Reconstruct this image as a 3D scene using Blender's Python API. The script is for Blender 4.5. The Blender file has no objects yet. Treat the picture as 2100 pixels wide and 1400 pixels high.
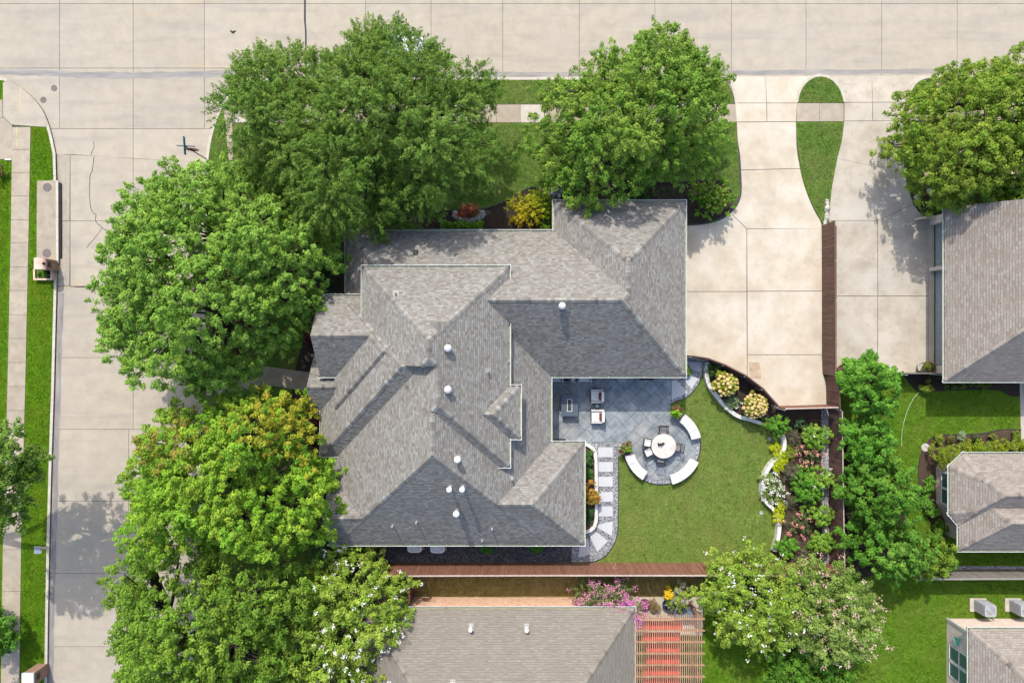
import bpy, bmesh, math, random
import numpy as np
from mathutils import Vector, Matrix
random.seed(7)
C = bpy.context.scene.collection
SC = bpy.context.scene
PI = math.pi

# ---------------------------------------------------------------- camera, sky, sun, exposure
HC, FP = 44.0, 1452.0                      # flying height in metres, focal length in photo pixels
cam_d = bpy.data.cameras.new('camera'); cam_d.sensor_width = 36.0; cam_d.lens = 36.0 * FP / 2100.0
cam_d.clip_start = 0.5; cam_d.clip_end = 2000.0
cam = bpy.data.objects.new('camera', cam_d); C.objects.link(cam); cam.location = (0, 0, HC)
SC.camera = cam
SUN_EL = math.radians(49.0); SUN_AZ = math.radians(-14.5)     # azimuth from +Y towards +X
world = bpy.data.worlds.new('World'); SC.world = world; world.use_nodes = True
wn = world.node_tree.nodes; wl = world.node_tree.links
sky = wn.new('ShaderNodeTexSky'); sky.sky_type = 'NISHITA'; sky.sun_disc = False
sky.sun_elevation = SUN_EL; sky.sun_rotation = SUN_AZ; sky.dust_density = 2.5
wl.new(sky.outputs[0], wn['Background'].inputs[0]); wn['Background'].inputs[1].default_value = 0.15
sun_d = bpy.data.lights.new('sun', 'SUN'); sun_d.energy = 2.1; sun_d.angle = math.radians(0.53); sun_d.color = (1.0, 0.945, 0.86)
sun = bpy.data.objects.new('sun', sun_d); C.objects.link(sun); sun.location = (0, 0, 60)
TO_SUN = Vector((math.sin(SUN_AZ) * math.cos(SUN_EL), math.cos(SUN_AZ) * math.cos(SUN_EL), math.sin(SUN_EL)))
sun.rotation_euler = TO_SUN.to_track_quat('Z', 'Y').to_euler()
SC.view_settings.view_transform = 'Standard'; SC.view_settings.look = 'None'
SC.view_settings.gamma = 1.0; SC.view_settings.exposure = 1.36; SC.view_settings.use_curve_mapping = False
SC.cycles.max_bounces = 6; SC.cycles.diffuse_bounces = 3; SC.cycles.transparent_max_bounces = 4

# ---------------------------------------------------------------- helpers
def P(px, py, z=0.0):
    k = (HC - z) / FP
    return Vector(((px - 1050.0) * k, (700.0 - py) * k, z))
def W2(pts, z=0.0):
    return [tuple(P(x, y, z)[:2]) for x, y in pts]
K0 = HC / FP                                # metres per photo pixel on the ground

def setp(o, **kw):
    for k, v in kw.items():
        if v is not None: o[k] = v
    return o
def thing(name, label, cat, loc=(0, 0, 0), rotz=0.0, group=None):
    o = bpy.data.objects.new(name, None); C.objects.link(o)
    o.location = loc; o.rotation_euler = (0, 0, rotz); o.empty_display_size = 0.2
    return setp(o, label=label, category=cat, group=group)

def box_uv(me):
    n = len(me.loops)
    if n == 0: return
    uv = me.uv_layers.new(name='UVMap')
    co = np.empty(len(me.vertices) * 3); me.vertices.foreach_get('co', co); co = co.reshape(-1, 3)
    li = np.empty(n, dtype=np.int32); me.loops.foreach_get('vertex_index', li)
    nf = len(me.polygons); no = np.empty(nf * 3); me.polygons.foreach_get('normal', no); no = no.reshape(-1, 3)
    tot = np.empty(nf, dtype=np.int32); me.polygons.foreach_get('loop_total', tot)
    fn = np.abs(np.repeat(no, tot, axis=0)); p = co[li]
    ax = fn.argmax(axis=1)
    u = np.where(ax == 0, p[:, 1], p[:, 0]); v = np.where(ax == 2, p[:, 1], p[:, 2])
    uv.data.foreach_set('uv', np.stack([u, v], 1).ravel())

class MB:
    def __init__(s): s.v = []; s.f = []
    def add(s, vs, fs):
        b = len(s.v); s.v += [tuple(x) for x in vs]; s.f += [tuple(i + b for i in f) for f in fs]; return s
    def box(s, c, d, rz=0.0, top=1.0, tilt=None):
        hx, hy, hz = d[0] / 2, d[1] / 2, d[2] / 2
        vs = []
        for z in (-hz, hz):
            k = top if z > 0 else 1.0
            for x, y in ((-hx, -hy), (hx, -hy), (hx, hy), (-hx, hy)): vs.append(Vector((x * k, y * k, z)))
        R = Matrix.Rotation(rz, 3, 'Z')
        if tilt is not None: R = R @ tilt
        vs = [R @ v + Vector(c) for v in vs]
        return s.add(vs, [(3, 2, 1, 0), (4, 5, 6, 7), (0, 1, 5, 4), (1, 2, 6, 5), (2, 3, 7, 6), (3, 0, 4, 7)])
    def prism(s, poly, z0, z1, ztop=None):
        a = sum(poly[i][0] * poly[(i + 1) % len(poly)][1] - poly[(i + 1) % len(poly)][0] * poly[i][1] for i in range(len(poly)))
        if a < 0: poly = poly[::-1]
        n = len(poly)
        vs = [(x, y, z0) for x, y in poly] + [(x, y, (ztop(x, y) if ztop else z1)) for x, y in poly]
        fs = [tuple(range(n))[::-1], tuple(range(n, 2 * n))] + [(i, (i + 1) % n, n + (i + 1) % n, n + i) for i in range(n)]
        return s.add(vs, fs)
    def tube(s, path, rad, seg=7, caps=True):
        path = [Vector(p) for p in path]; n = len(path)
        if not hasattr(rad, '__len__'): rad = [rad] * n
        vs = []; prev = None
        for i, p in enumerate(path):
            t = (path[min(i + 1, n - 1)] - path[max(i - 1, 0)])
            t = t.normalized() if t.length > 1e-9 else Vector((0, 0, 1))
            a = t.orthogonal().normalized() if prev is None else (prev - t * prev.dot(t))
            a = a.normalized() if a.length > 1e-6 else t.orthogonal().normalized(); prev = a
            b = t.cross(a)
            for k in range(seg):
                q = 2 * PI * k / seg; vs.append(p + (a * math.cos(q) + b * math.sin(q)) * rad[i])
        fs = [(i * seg + k, i * seg + (k + 1) % seg, (i + 1) * seg + (k + 1) % seg, (i + 1) * seg + k) for i in range(n - 1) for k in range(seg)]
        if caps: fs += [tuple(range(seg))[::-1], tuple(range((n - 1) * seg, n * seg))]
        return s.add(vs, fs)
    def lathe(s, prof, c=(0, 0, 0), seg=20):
        vs = []; n = len(prof)
        for r, z in prof:
            for k in range(seg):
                q = 2 * PI * k / seg; vs.append((c[0] + r * math.cos(q), c[1] + r * math.sin(q), c[2] + z))
        fs = [(i * seg + k, i * seg + (k + 1) % seg, (i + 1) * seg + (k + 1) % seg, (i + 1) * seg + k) for i in range(n - 1) for k in range(seg)]
        fs += [tuple(range(seg))[::-1], tuple(range((n - 1) * seg, n * seg))]
        return s.add(vs, fs)
    def ribbon(s, pts, w, z0, z1, side=0.0, closed=False):
        """a strip of width w along 2-D world points; side -1..1 shifts it across its own line"""
        n = len(pts); L = []; R = []
        for i in range(n):
            a = Vector(pts[i - 1] if (i > 0 or closed) else pts[i]); b = Vector(pts[(i + 1) % n] if (i < n - 1 or closed) else pts[i])
            t = (b - a).normalized(); nn = Vector((-t.y, t.x)); c = Vector(pts[i]) + nn * (side * w / 2)
            L.append(c + nn * w / 2); R.append(c - nn * w / 2)
        m = n if closed else n - 1
        vs = [(p.x, p.y, z0) for p in L] + [(p.x, p.y, z0) for p in R] + [(p.x, p.y, z1) for p in L] + [(p.x, p.y, z1) for p in R]
        fs = []
        for i in range(m):
            j = (i + 1) % n
            fs += [(2 * n + i, 3 * n + i, 3 * n + j, 2 * n + j), (i, 2 * n + i, 2 * n + j, j), (n + i, n + j, 3 * n + j, 3 * n + i), (i, j, n + j, n + i)]
        if not closed: fs += [(0, n, 3 * n, 2 * n), (n - 1, 3 * n - 1, 4 * n - 1, 2 * n - 1)]
        return s.add(vs, fs)

def mk(name, mb, mat, parent=None, local=False, smooth=False, uv=True, **props):
    """link the collected faces as ONE mesh object. World coordinates unless local; a top-level mesh gets its origin at its base."""
    v, f = (mb.v, mb.f) if isinstance(mb, MB) else mb
    v = np.array(v, dtype=float).reshape(-1, 3)
    if parent is not None and not local: off = np.array(world_loc(parent))
    elif parent is None and len(v) and not local: off = np.array([(v[:, 0].min() + v[:, 0].max()) / 2, (v[:, 1].min() + v[:, 1].max()) / 2, v[:, 2].min()])
    else: off = np.zeros(3)
    me = bpy.data.meshes.new(name); me.from_pydata((v - off).tolist(), [], f); me.update()
    bm = bmesh.new(); bm.from_mesh(me); bmesh.ops.recalc_face_normals(bm, faces=bm.faces); bm.to_mesh(me); bm.free()
    if uv: box_uv(me)
    if smooth: me.polygons.foreach_set('use_smooth', [True] * len(me.polygons))
    me.materials.append(mat)
    o = bpy.data.objects.new(name, me); C.objects.link(o)
    if parent is not None: o.parent = parent
    elif not local: o.location = off
    return setp(o, **props)
def world_loc(o):
    l = Vector(o.location)
    while o.parent is not None: o = o.parent; l += Vector(o.location)
    return l
def copy_tree(o, parent=None):
    c = o.copy(); C.objects.link(c); c.parent = parent
    for ch in list(o.children): copy_tree(ch, c)
    return c
def inst(src, name, loc, parent=None, rot=(0, 0, 0), scale=None, mat=None):
    o = bpy.data.objects.new(name, src); C.objects.link(o); o.parent = parent
    o.location = loc; o.rotation_euler = rot
    if scale: o.scale = scale
    return o

# ---------------------------------------------------------------- materials
class NT:
    def __init__(s, name):
        s.m = bpy.data.materials.new(name); s.m.use_nodes = True; s.t = s.m.node_tree
        s.b = s.t.nodes['Principled BSDF']; s.out = s.t.nodes['Material Output']
    def n(s, typ, **kw):
        x = s.t.nodes.new(typ)
        for k, v in kw.items(): setattr(x, k, v)
        return x
    def l(s, a, b): s.t.links.new(a, b)
    def math(s, op, a, b=None):
        x = s.n('ShaderNodeMath', operation=op)
        for i, q in enumerate((a, b)):
            if q is None: continue
            if isinstance(q, (int, float)): x.inputs[i].default_value = q
            else: s.l(q, x.inputs[i])
        return x.outputs[0]
    def noise(s, vec, scale, detail=4, rough=0.55):
        x = s.n('ShaderNodeTexNoise'); x.inputs['Scale'].default_value = scale; x.inputs['Detail'].default_value = detail
        x.inputs['Roughness'].default_value = rough; s.l(vec, x.inputs['Vector']); return x.outputs['Fac']
    def ramp(s, fac, stops):
        x = s.n('ShaderNodeValToRGB'); e = x.color_ramp.elements
        e[0].position, e[0].color = stops[0][0], (*stops[0][1], 1); e[1].position, e[1].color = stops[-1][0], (*stops[-1][1], 1)
        for p, c in stops[1:-1]:
            q = e.new(p); q.color = (*c, 1)
        s.l(fac, x.inputs[0]); return x.outputs[0]
    def rng(s, fac, lo, hi, a=0.0, b=1.0):
        x = s.n('ShaderNodeMapRange'); x.inputs[1].default_value = lo; x.inputs[2].default_value = hi; x.inputs[3].default_value = a; x.inputs[4].default_value = b
        s.l(fac, x.inputs[0]); return x.outputs[0]
    def mix(s, fac, a, b, mode='MIX'):
        x = s.n('ShaderNodeMix', data_type='RGBA', blend_type=mode)
        for i, q in ((0, fac), (6, a), (7, b)):
            if isinstance(q, (int, float)): x.inputs[i].default_value = q
            elif isinstance(q, tuple): x.inputs[i].default_value = (*q, 1)
            else: s.l(q, x.inputs[i])
        return x.outputs[2]
    def pos(s, scale=None, rot=0.0):
        g = s.n('ShaderNodeNewGeometry').outputs['Position']
        if scale is None: return g
        mp = s.n('ShaderNodeMapping'); mp.inputs['Scale'].default_value = scale; mp.inputs['Rotation'].default_value = (0, 0, rot)
        s.l(g, mp.inputs['Vector']); return mp.outputs[0]
    def hsv(s, col, val):
        x = s.n('ShaderNodeHueSaturation'); s.l(col, x.inputs['Color']); s.l(val, x.inputs['Value']); return x.outputs[0]
    def bump(s, h, strength, dist=0.02):
        x = s.n('ShaderNodeBump'); x.inputs['Strength'].default_value = strength; x.inputs['Distance'].default_value = dist
        s.l(h, x.inputs['Height']); s.l(x.outputs[0], s.b.inputs['Normal'])
    def fin(s, col, rough=0.85, spec=0.3, metal=0.0):
        if isinstance(col, tuple): s.b.inputs['Base Color'].default_value = (*col, 1)
        else: s.l(col, s.b.inputs['Base Color'])
        s.b.inputs['Roughness'].default_value = rough; s.b.inputs['Specular IOR Level'].default_value = spec; s.b.inputs['Metallic'].default_value = metal
        return s.m

KALB = .70
def sk(c): return tuple(x * KALB for x in c)
def noise_mat(name, stops, scale, detail=5, rough=0.88, spec=0.25, bump=0.0, bscale=60.0, macro=(), rand=0.0, stretch=None, bdist=0.02, metal=0.0):
    t = NT(name); p = t.pos(stretch); p0 = t.pos()
    col = t.ramp(t.noise(p, scale, detail, 0.65), [(a, sk(c)) for a, c in stops])
    for m in macro:
        c, sc, lo, hi, amt = m[:5]
        q = t.pos(m[5]) if len(m) > 5 else p0
        col = t.mix(t.rng(t.noise(q, sc, 5, 0.6), lo, hi, 0, amt), col, sk(c))
    if rand:
        r = t.n('ShaderNodeObjectInfo').outputs['Random']
        col = t.hsv(col, t.rng(r, 0, 1, 1 - rand, 1 + rand))
    if bump: t.bump(t.noise(p0, bscale, 3), bump, bdist)
    return t.fin(col, rough, spec, metal)

def g(v, t=(1.0, 1.0, 1.0)): return tuple(v * x for x in t)
CT = (.925, 0.815, 0.63)
CONC = noise_mat('road_concrete', [(0.33, g(.375, CT)), (0.5, g(.43, CT)), (0.66, g(.47, CT))], 1.3, 12, bump=.12, bscale=45, rand=.035,
    macro=[((.36, .33, .29), .3, .48, .70, .35), ((.47, .42, .35), 14, .42, .68, .4), ((.29, .265, .235), .7, .50, .7, .5, (.22, 2.0, 1)), ((.50, .36, .19), .16, .62, .72, .45, (.5, 3, 1))])
GUTC = noise_mat('gutter_concrete', [(0.28, g(.33, CT)), (0.72, g(.47, CT))], 3, 7, bump=.12, bscale=45,
    macro=[((.24, .23, .22), .9, .46, .7, .6, (1.8, .25, 1))])
DRIVE = noise_mat('driveway_concrete', [(0.32, (.45, .385, .285)), (0.5, (.53, .465, .36)), (0.66, (.585, .53, .435))], .8, 10, bump=.15, bscale=40, rand=.03,
    macro=[((.47, .37, .25), .22, .48, .68, .38), ((.60, .56, .49), .35, .46, .66, .45), ((.35, .31, .255), .45, .55, .72, .4, (1, .6, 1)), ((.28, .25, .205), 5, .58, .72, .3)])
DRIVE2 = noise_mat('neighbour_driveway_concrete', [(0.32, (.37, .325, .255)), (0.5, (.46, .41, .33)), (0.66, (.53, .48, .40))], .8, 10, bump=.15, bscale=40, rand=.03,
    macro=[((.30, .275, .235), .4, .5, .68, .5), ((.25, .23, .195), 4.5, .55, .70, .4), ((.58, .54, .465), .4, .5, .68, .5)])
WALK = noise_mat('sidewalk_concrete', [(0.33, (.32, .27, .20)), (0.66, (.43, .37, .285))], 2.2, 7, bump=.15, bscale=40, rand=.05,
    macro=[((.25, .225, .19), 1.1, .55, .78, .6)])
KERB = noise_mat('kerb_concrete', [(0.3, (.43, .39, .32)), (0.7, (.56, .52, .44))], 3, 6, bump=.1, bscale=40)
JOINT = noise_mat('joint_filler', [(0.3, (.05, .046, .042)), (0.7, (.10, .092, .082))], 4)
TAR = noise_mat('tar', [(0.3, (.018, .018, .02)), (0.7, (.035, .035, .036))], 20, rough=.6)
def lawn_mat(name, a, b, c, patch, amt, stripes=None):
    t = NT(name); p = t.pos()
    col = t.ramp(t.noise(p, 3.4, 10, .9), [(.38, g(.5, a)), (.48, b), (.60, g(1.3, c))])
    col = t.mix(t.rng(t.noise(p, .5, 6, .68), .44, .66, 0, amt), col, patch)
    col = t.mix(t.rng(t.noise(p, 1.7, 5, .65), .5, .66, 0, .5), col, a)
    col = t.mix(t.rng(t.noise(p, 5.0, 6, .8), .54, .68, 0, amt), col, patch)
    t.bump(t.noise(p, 14, 8, .9), 1.0, .12)
    return t.fin(col, 1.0, .0)
LAWN_P = lawn_mat('parkway_grass', (.038, .105, .004), (.058, .142, .005), (.085, .185, .01), (.13, .15, .012), .5)
LAWN_F = lawn_mat('front_grass', (.05, .10, .014), (.075, .145, .022), (.105, .185, .035), (.17, .165, .06), .5)
LAWN_B = lawn_mat('back_grass', (.074, .132, .02), (.104, .168, .028), (.145, .205, .046), (.19, .178, .058), .45)
LAWN_R = lawn_mat('neighbour_grass', (.046, .11, .005), (.072, .152, .009), (.105, .20, .018), (.155, .175, .036), .45)
LAWN_D = lawn_mat('dry_grass', (.13, .11, .035), (.19, .155, .05), (.25, .20, .075), (.30, .22, .10), .5)
MULCH = noise_mat('mulch', [(.3, (.035, .022, .016)), (.5, (.085, .055, .038)), (.72, (.16, .11, .078))], 30, 6, rough=.95, bump=.9, bscale=40, bdist=.05,
    macro=[((.17, .115, .08), 1.2, .5, .75, .5)])
MULCHD = noise_mat('dark_mulch', [(.3, (.02, .014, .011)), (.55, (.05, .036, .027)), (.75, (.12, .09, .07))], 30, 6, rough=.95, bump=.9, bscale=40, bdist=.05)
def gravel_mat(name, stops, scale=17):
    t = NT(name); p = t.pos(); v = t.n('ShaderNodeTexVoronoi'); v.inputs['Scale'].default_value = scale; t.l(p, v.inputs['Vector'])
    sep = t.n('ShaderNodeSeparateColor'); t.l(v.outputs['Color'], sep.inputs[0])
    col = t.ramp(sep.outputs[0], [(a, sk(c)) for a, c in stops])
    t.bump(t.math('SUBTRACT', 1.0, v.outputs['Distance']), 1.0, .04)
    return t.fin(col, .7, .35)
GRAVEL = gravel_mat('gravel', [(0, (.12, .125, .135)), (.35, (.22, .23, .245)), (.7, (.36, .365, .38)), (1, (.54, .54, .54))])
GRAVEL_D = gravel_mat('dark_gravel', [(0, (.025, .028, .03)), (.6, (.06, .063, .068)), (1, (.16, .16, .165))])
PAVER = noise_mat('paver_stone', [(.3, (.47, .48, .49)), (.7, (.56, .57, .58))], 8, 6, rand=.04, bump=.1, bscale=60)
PATIO = noise_mat('stamped_patio', [(.33, (.155, .18, .195)), (.5, (.23, .26, .275)), (.67, (.33, .36, .365))], 1.8, 8, rough=.6, spec=.4, rand=.10, bump=.25, bscale=14,
    macro=[((.44, .42, .37), .7, .5, .72, .5), ((.17, .19, .2), 1.6, .58, .8, .5)])
PATIOJ = noise_mat('patio_joint', [(.3, (.05, .055, .06)), (.7, (.09, .095, .10))], 5)
LIME = noise_mat('white_limestone', [(.3, (.60, .57, .51)), (.7, (.74, .71, .66))], 5, 6, rand=.04, bump=.25, bscale=20)
BENCHW = noise_mat('bench_white', [(.33, (.54, .53, .50)), (.66, (.66, .65, .625))], 2.5, 8, rand=.04)
STEEL = noise_mat('dark_edging', [(.3, (.03, .03, .033)), (.7, (.06, .06, .062))], 9, rough=.5)
FENCE = noise_mat('stained_fence', [(.3, (.155, .07, .043)), (.5, (.225, .105, .066)), (.7, (.30, .15, .10))], 3, 6, rough=.8, rand=.12, stretch=(6, 6, .7))
FENCE_D = noise_mat('dark_stained_fence', [(.3, (.11, .06, .044)), (.5, (.16, .088, .066)), (.7, (.22, .128, .10))], 3, 6, rough=.8, rand=.16, stretch=(6, 6, .7))
FENCE_G = noise_mat('weathered_fence', [(.25, (.16, .145, .125)), (.5, (.23, .21, .185)), (.75, (.32, .29, .26))], 3, 6, rand=.15, stretch=(6, 6, .7))
FCAP = noise_mat('fence_cap', [(.3, (.40, .31, .26)), (.7, (.56, .46, .40))], 5, rand=.05)
PERG = noise_mat('pergola_wood', [(.3, (.34, .18, .10)), (.7, (.48, .28, .165))], 4, 5, rand=.08)
REDC = noise_mat('red_cloth', [(.3, (.62, .05, .035)), (.7, (.80, .085, .06))], 2, 4)
GUTW = noise_mat('gutter_white', [(.3, (.52, .53, .51)), (.7, (.68, .68, .66))], 1.2, 5, rough=.5)
WHITE = noise_mat('white_paint', [(.3, (.70, .70, .69)), (.7, (.80, .80, .79))], 4, 4, rough=.5)
TRIM = noise_mat('trim_paint', [(.3, (.50, .48, .43)), (.7, (.58, .56, .50))], 4, 4, rough=.6)
GUT = noise_mat('gutter_cream', [(.3, (.36, .41, .24)), (.7, (.50, .55, .36))], 2, 5, rough=.55, macro=[((.12, .11, .08), .8, .62, .72, .8)])
METAL = noise_mat('galvanised', [(.3, (.52, .53, .55)), (.7, (.66, .67, .69))], 9, rough=.38, metal=.55)
DARKM = noise_mat('dark_metal', [(.3, (.02, .02, .022)), (.7, (.045, .045, .05))], 9, rough=.45)
IRON = noise_mat('cast_iron', [(.3, (.12, .10, .095)), (.7, (.20, .17, .16))], 12, rough=.7, bump=.6, bscale=30)
BARK = noise_mat('bark', [(.3, (.04, .031, .024)), (.7, (.10, .08, .064))], 8, 6, bump=.8, bscale=12, bdist=.04, stretch=(1, 1, .25))
BLUEG = noise_mat('slate_metal', [(.3, (.075, .10, .13)), (.7, (.10, .13, .165))], 5, rough=.5, stretch=(1, 12, 1))
CUSH = noise_mat('cushion', [(.3, (.66, .645, .62)), (.7, (.74, .73, .70))], 6, 4, rough=.95)
REDP = noise_mat('maroon_pillow', [(.3, (.15, .03, .028)), (.7, (.24, .06, .05))], 25, 4, rough=.95)
TABLE = noise_mat('travertine', [(.33, (.52, .47, .41)), (.66, (.66, .62, .56))], 3, 8, rough=.5)
BLACK = noise_mat('black_plastic', [(.3, (.012, .012, .013)), (.7, (.025, .025, .027))], 9, rough=.4)
PLAST = noise_mat('grey_plastic', [(.3, (.33, .34, .35)), (.7, (.41, .42, .43))], 5, rough=.5)
HOSE = noise_mat('hose_teal', [(.3, (.07, .42, .32)), (.7, (.12, .52, .40))], 8, rough=.45)
TERRA = noise_mat('pot_clay', [(.3, (.10, .055, .04)), (.7, (.17, .10, .075))], 8)
BLUEPOT = noise_mat('blue_glaze', [(.3, (.02, .03, .10)), (.7, (.03, .05, .16))], 8, rough=.2)
CARP = noise_mat('car_paint', [(.3, (.66, .68, .72)), (.7, (.68, .70, .74))], 2, rough=.25, spec=.6)
RUBBER = noise_mat('rubber', [(.3, (.015, .015, .015)), (.7, (.03, .03, .03))], 20)
SIGNG = noise_mat('sign_blade', [(.3, (.02, .14, .18)), (.7, (.03, .18, .22))], 3, rough=.35, macro=[((.03, .06, .30), 1.3, .5, .6, .6)])
SIGNB = noise_mat('sign_back', [(.3, (.46, .15, .13)), (.7, (.56, .20, .17))], 6, rough=.5)
ROCK = noise_mat('white_rock', [(.3, (.36, .34, .30)), (.7, (.56, .54, .49))], 6, 6, bump=.5, bscale=12)
def glass_mat(name, c, rough=.08):
    t = NT(name); return t.fin(c, rough, .8)
GLASS = glass_mat('window_glass', (.045, .10, .095))
CARG = glass_mat('car_glass', (.02, .035, .05), .05)
def brick_mat(name, c1, c2, mortar, sc=1.0):
    c1, c2, mortar = sk(c1), sk(c2), sk(mortar)
    t = NT(name); uv = t.n('ShaderNodeUVMap').outputs[0]; b = t.n('ShaderNodeTexBrick')
    for k, v in (('Color1', c1), ('Color2', c2), ('Mortar', mortar)): b.inputs[k].default_value = (*v, 1)
    b.inputs['Scale'].default_value = 1.0; b.inputs['Brick Width'].default_value = .21 * sc; b.inputs['Row Height'].default_value = .075 * sc
    b.inputs['Mortar Size'].default_value = .009 * sc; b.inputs['Bias'].default_value = -.1; t.l(uv, b.inputs['Vector'])
    n = t.noise(t.pos(), 7, 5); col = t.mix(t.rng(n, .35, .7, 0, .5), b.outputs['Color'], t.ramp(n, [(.3, g(.55, c1)), (.7, g(1.3, c2))]))
    t.bump(t.math('SUBTRACT', 1.0, b.outputs['Fac']), .5, .01)
    return t.fin(col, .85, .2)
BRICK_R = brick_mat('red_brick', (.64, .27, .13), (.84, .60, .42), (.80, .70, .58))
BRICK_P = brick_mat('pale_brick', (.66, .49, .40), (.82, .70, .61), (.74, .68, .6))
BRICK_H = brick_mat('house_brick', (.33, .24, .18), (.45, .36, .29), (.5, .46, .4))
BRICK_M = brick_mat('mailbox_brick', (.26, .12, .075), (.38, .22, .15), (.42, .36, .30))

def shingle_mat(name, pal, rowh, tabw, grout=.55, contrast=.30):
    """laminated shingles in the UV plane (metres along the eave, metres up the slope): each tab takes its own granule blend"""
    pal = [(a, sk(c)) for a, c in pal]; t = NT(name); uv = t.n('ShaderNodeUVMap').outputs[0]; s = t.n('ShaderNodeSeparateXYZ'); t.l(uv, s.inputs[0])
    row = t.math('FLOOR', t.math('DIVIDE', s.outputs[1], rowh))
    wn_ = t.n('ShaderNodeTexWhiteNoise', noise_dimensions='1D'); t.l(row, wn_.inputs['W'])
    u = t.math('ADD', t.math('DIVIDE', s.outputs[0], tabw), t.math('MULTIPLY', wn_.outputs['Value'], 7.0))
    wob = t.n('ShaderNodeTexWhiteNoise', noise_dimensions='2D')
    cell = t.math('FLOOR', u); cv = t.n('ShaderNodeCombineXYZ'); t.l(cell, cv.inputs[0]); t.l(row, cv.inputs[1]); t.l(cv.outputs[0], wob.inputs['Vector'])
    col = t.ramp(wob.outputs['Value'], pal)
    fu = t.math('FRACT', u); fv = t.math('FRACT', t.math('DIVIDE', s.outputs[1], rowh))
    p = t.pos()
    col = t.mix(t.rng(t.noise(p, 90, 3, .8), .3, .75, 0, .35), col, g(.55, pal[len(pal) // 2][1]))
    col = t.mix(t.rng(t.noise(p, .8, 5), .45, .75, 0, .3), col, g(.72, pal[len(pal) // 2][1]))
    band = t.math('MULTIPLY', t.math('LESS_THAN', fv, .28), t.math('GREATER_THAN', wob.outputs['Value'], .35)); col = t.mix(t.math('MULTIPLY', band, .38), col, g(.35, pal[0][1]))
    edge = t.math('LESS_THAN', fu, .06); col = t.mix(t.math('MULTIPLY', edge, contrast), col, (.05, .045, .04))
    t.bump(t.math('GREATER_THAN', wob.outputs['Value'], .45), .35, .012)
    return t.fin(col, .92, .12)
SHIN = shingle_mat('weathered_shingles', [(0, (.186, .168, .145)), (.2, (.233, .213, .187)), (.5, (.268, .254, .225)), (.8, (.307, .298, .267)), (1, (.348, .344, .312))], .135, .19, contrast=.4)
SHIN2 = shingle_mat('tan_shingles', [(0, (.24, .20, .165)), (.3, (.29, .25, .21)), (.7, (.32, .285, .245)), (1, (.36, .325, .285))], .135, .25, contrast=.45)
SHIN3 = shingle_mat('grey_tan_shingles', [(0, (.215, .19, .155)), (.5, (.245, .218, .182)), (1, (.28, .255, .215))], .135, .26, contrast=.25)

def leaf_mat(name, trans=.28):
    t = NT(name); a = t.n('ShaderNodeVertexColor', layer_name='Col')
    t.fin(a.outputs[0], .6, .14)
    tr = t.n('ShaderNodeBsdfTranslucent'); h = t.n('ShaderNodeHueSaturation'); h.inputs['Value'].default_value = 1.5; h.inputs['Hue'].default_value = .49
    t.l(a.outputs[0], h.inputs['Color']); t.l(h.outputs[0], tr.inputs['Color'])
    mx = t.n('ShaderNodeMixShader'); mx.inputs[0].default_value = trans
    t.l(t.b.outputs[0], mx.inputs[1]); t.l(tr.outputs[0], mx.inputs[2]); t.l(mx.outputs[0], t.out.inputs[0])
    return t.m
LEAF = leaf_mat('leaf')
PETAL = leaf_mat('petal', .2)
# ================================================================ THE SETTING
def offset_poly(poly, d):
    """shrink a polygon by d (mitred, counter-clockwise world points)"""
    a = sum(poly[i][0] * poly[(i + 1) % len(poly)][1] - poly[(i + 1) % len(poly)][0] * poly[i][1] for i in range(len(poly)))
    if a < 0: poly = poly[::-1]
    n = len(poly); out = []
    for i in range(n):
        p = Vector(poly[i][:2]); e0 = p - Vector(poly[i - 1][:2]); e1 = Vector(poly[(i + 1) % n][:2]) - p
        if e0.length < 1e-6 or e1.length < 1e-6: continue
        n0 = Vector((-e0.y, e0.x)).normalized(); n1 = Vector((-e1.y, e1.x)).normalized()
        m = n0 + n1; k = max(0.35, m.length_squared / 2)
        q = p + m / m.length * min(d / max(.3, m.length / 2), d * 2.2) if m.length > 1e-4 else p + n0 * d
        out.append((q.x, q.y))
    return out
def cut_poly(poly, lines):
    """split a world polygon along full lines ((x0,y0),(x1,y1)); returns the pieces"""
    bm = bmesh.new(); bm.faces.new([bm.verts.new((x, y, 0)) for x, y in poly])
    for a, b in lines:
        a = Vector((*a, 0)); b = Vector((*b, 0)); nn = Vector((-(b - a).y, (b - a).x, 0)).normalized()
        bmesh.ops.bisect_plane(bm, geom=bm.verts[:] + bm.edges[:] + bm.faces[:], plane_co=a, plane_no=nn, dist=1e-5)
    out = [[(v.co.x, v.co.y) for v in f.verts] for f in bm.faces if f.calc_area() > .004]
    bm.free(); return out
def slabs(poly_px, lines_px, zt, th, gap, mat, parent, name='slab', pxz=0.0, ztop=None):
    poly = W2(poly_px, pxz); lines = [W2(l, pxz) for l in lines_px]
    for pc in cut_poly(poly, lines):
        q = offset_poly(pc, gap / 2)
        if len(q) >= 3: mk(name, MB().prism(q, zt - th, zt, ztop), mat, parent)
def sheet(name, poly_px, z0, z1, mat, **kw):
    return mk(name, MB().prism(W2(poly_px), z0, z1), mat, kind='structure', **kw)
def smooth_px(pts, sub=5):
    """Catmull-Rom through photo points"""
    out = []
    n = len(pts)
    for i in range(n - 1):
        p = [pts[max(i - 1, 0)], pts[i], pts[i + 1], pts[min(i + 2, n - 1)]]
        for k in range(sub):
            t = k / sub
            out.append(tuple(.5 * (2 * p[1][a] + (p[2][a] - p[0][a]) * t + (2 * p[0][a] - 5 * p[1][a] + 4 * p[2][a] - p[3][a]) * t * t + (-p[0][a] + 3 * p[1][a] - 3 * p[2][a] + p[3][a]) * t ** 3) for a in (0, 1)))
    return out + [tuple(pts[-1])]

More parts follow.
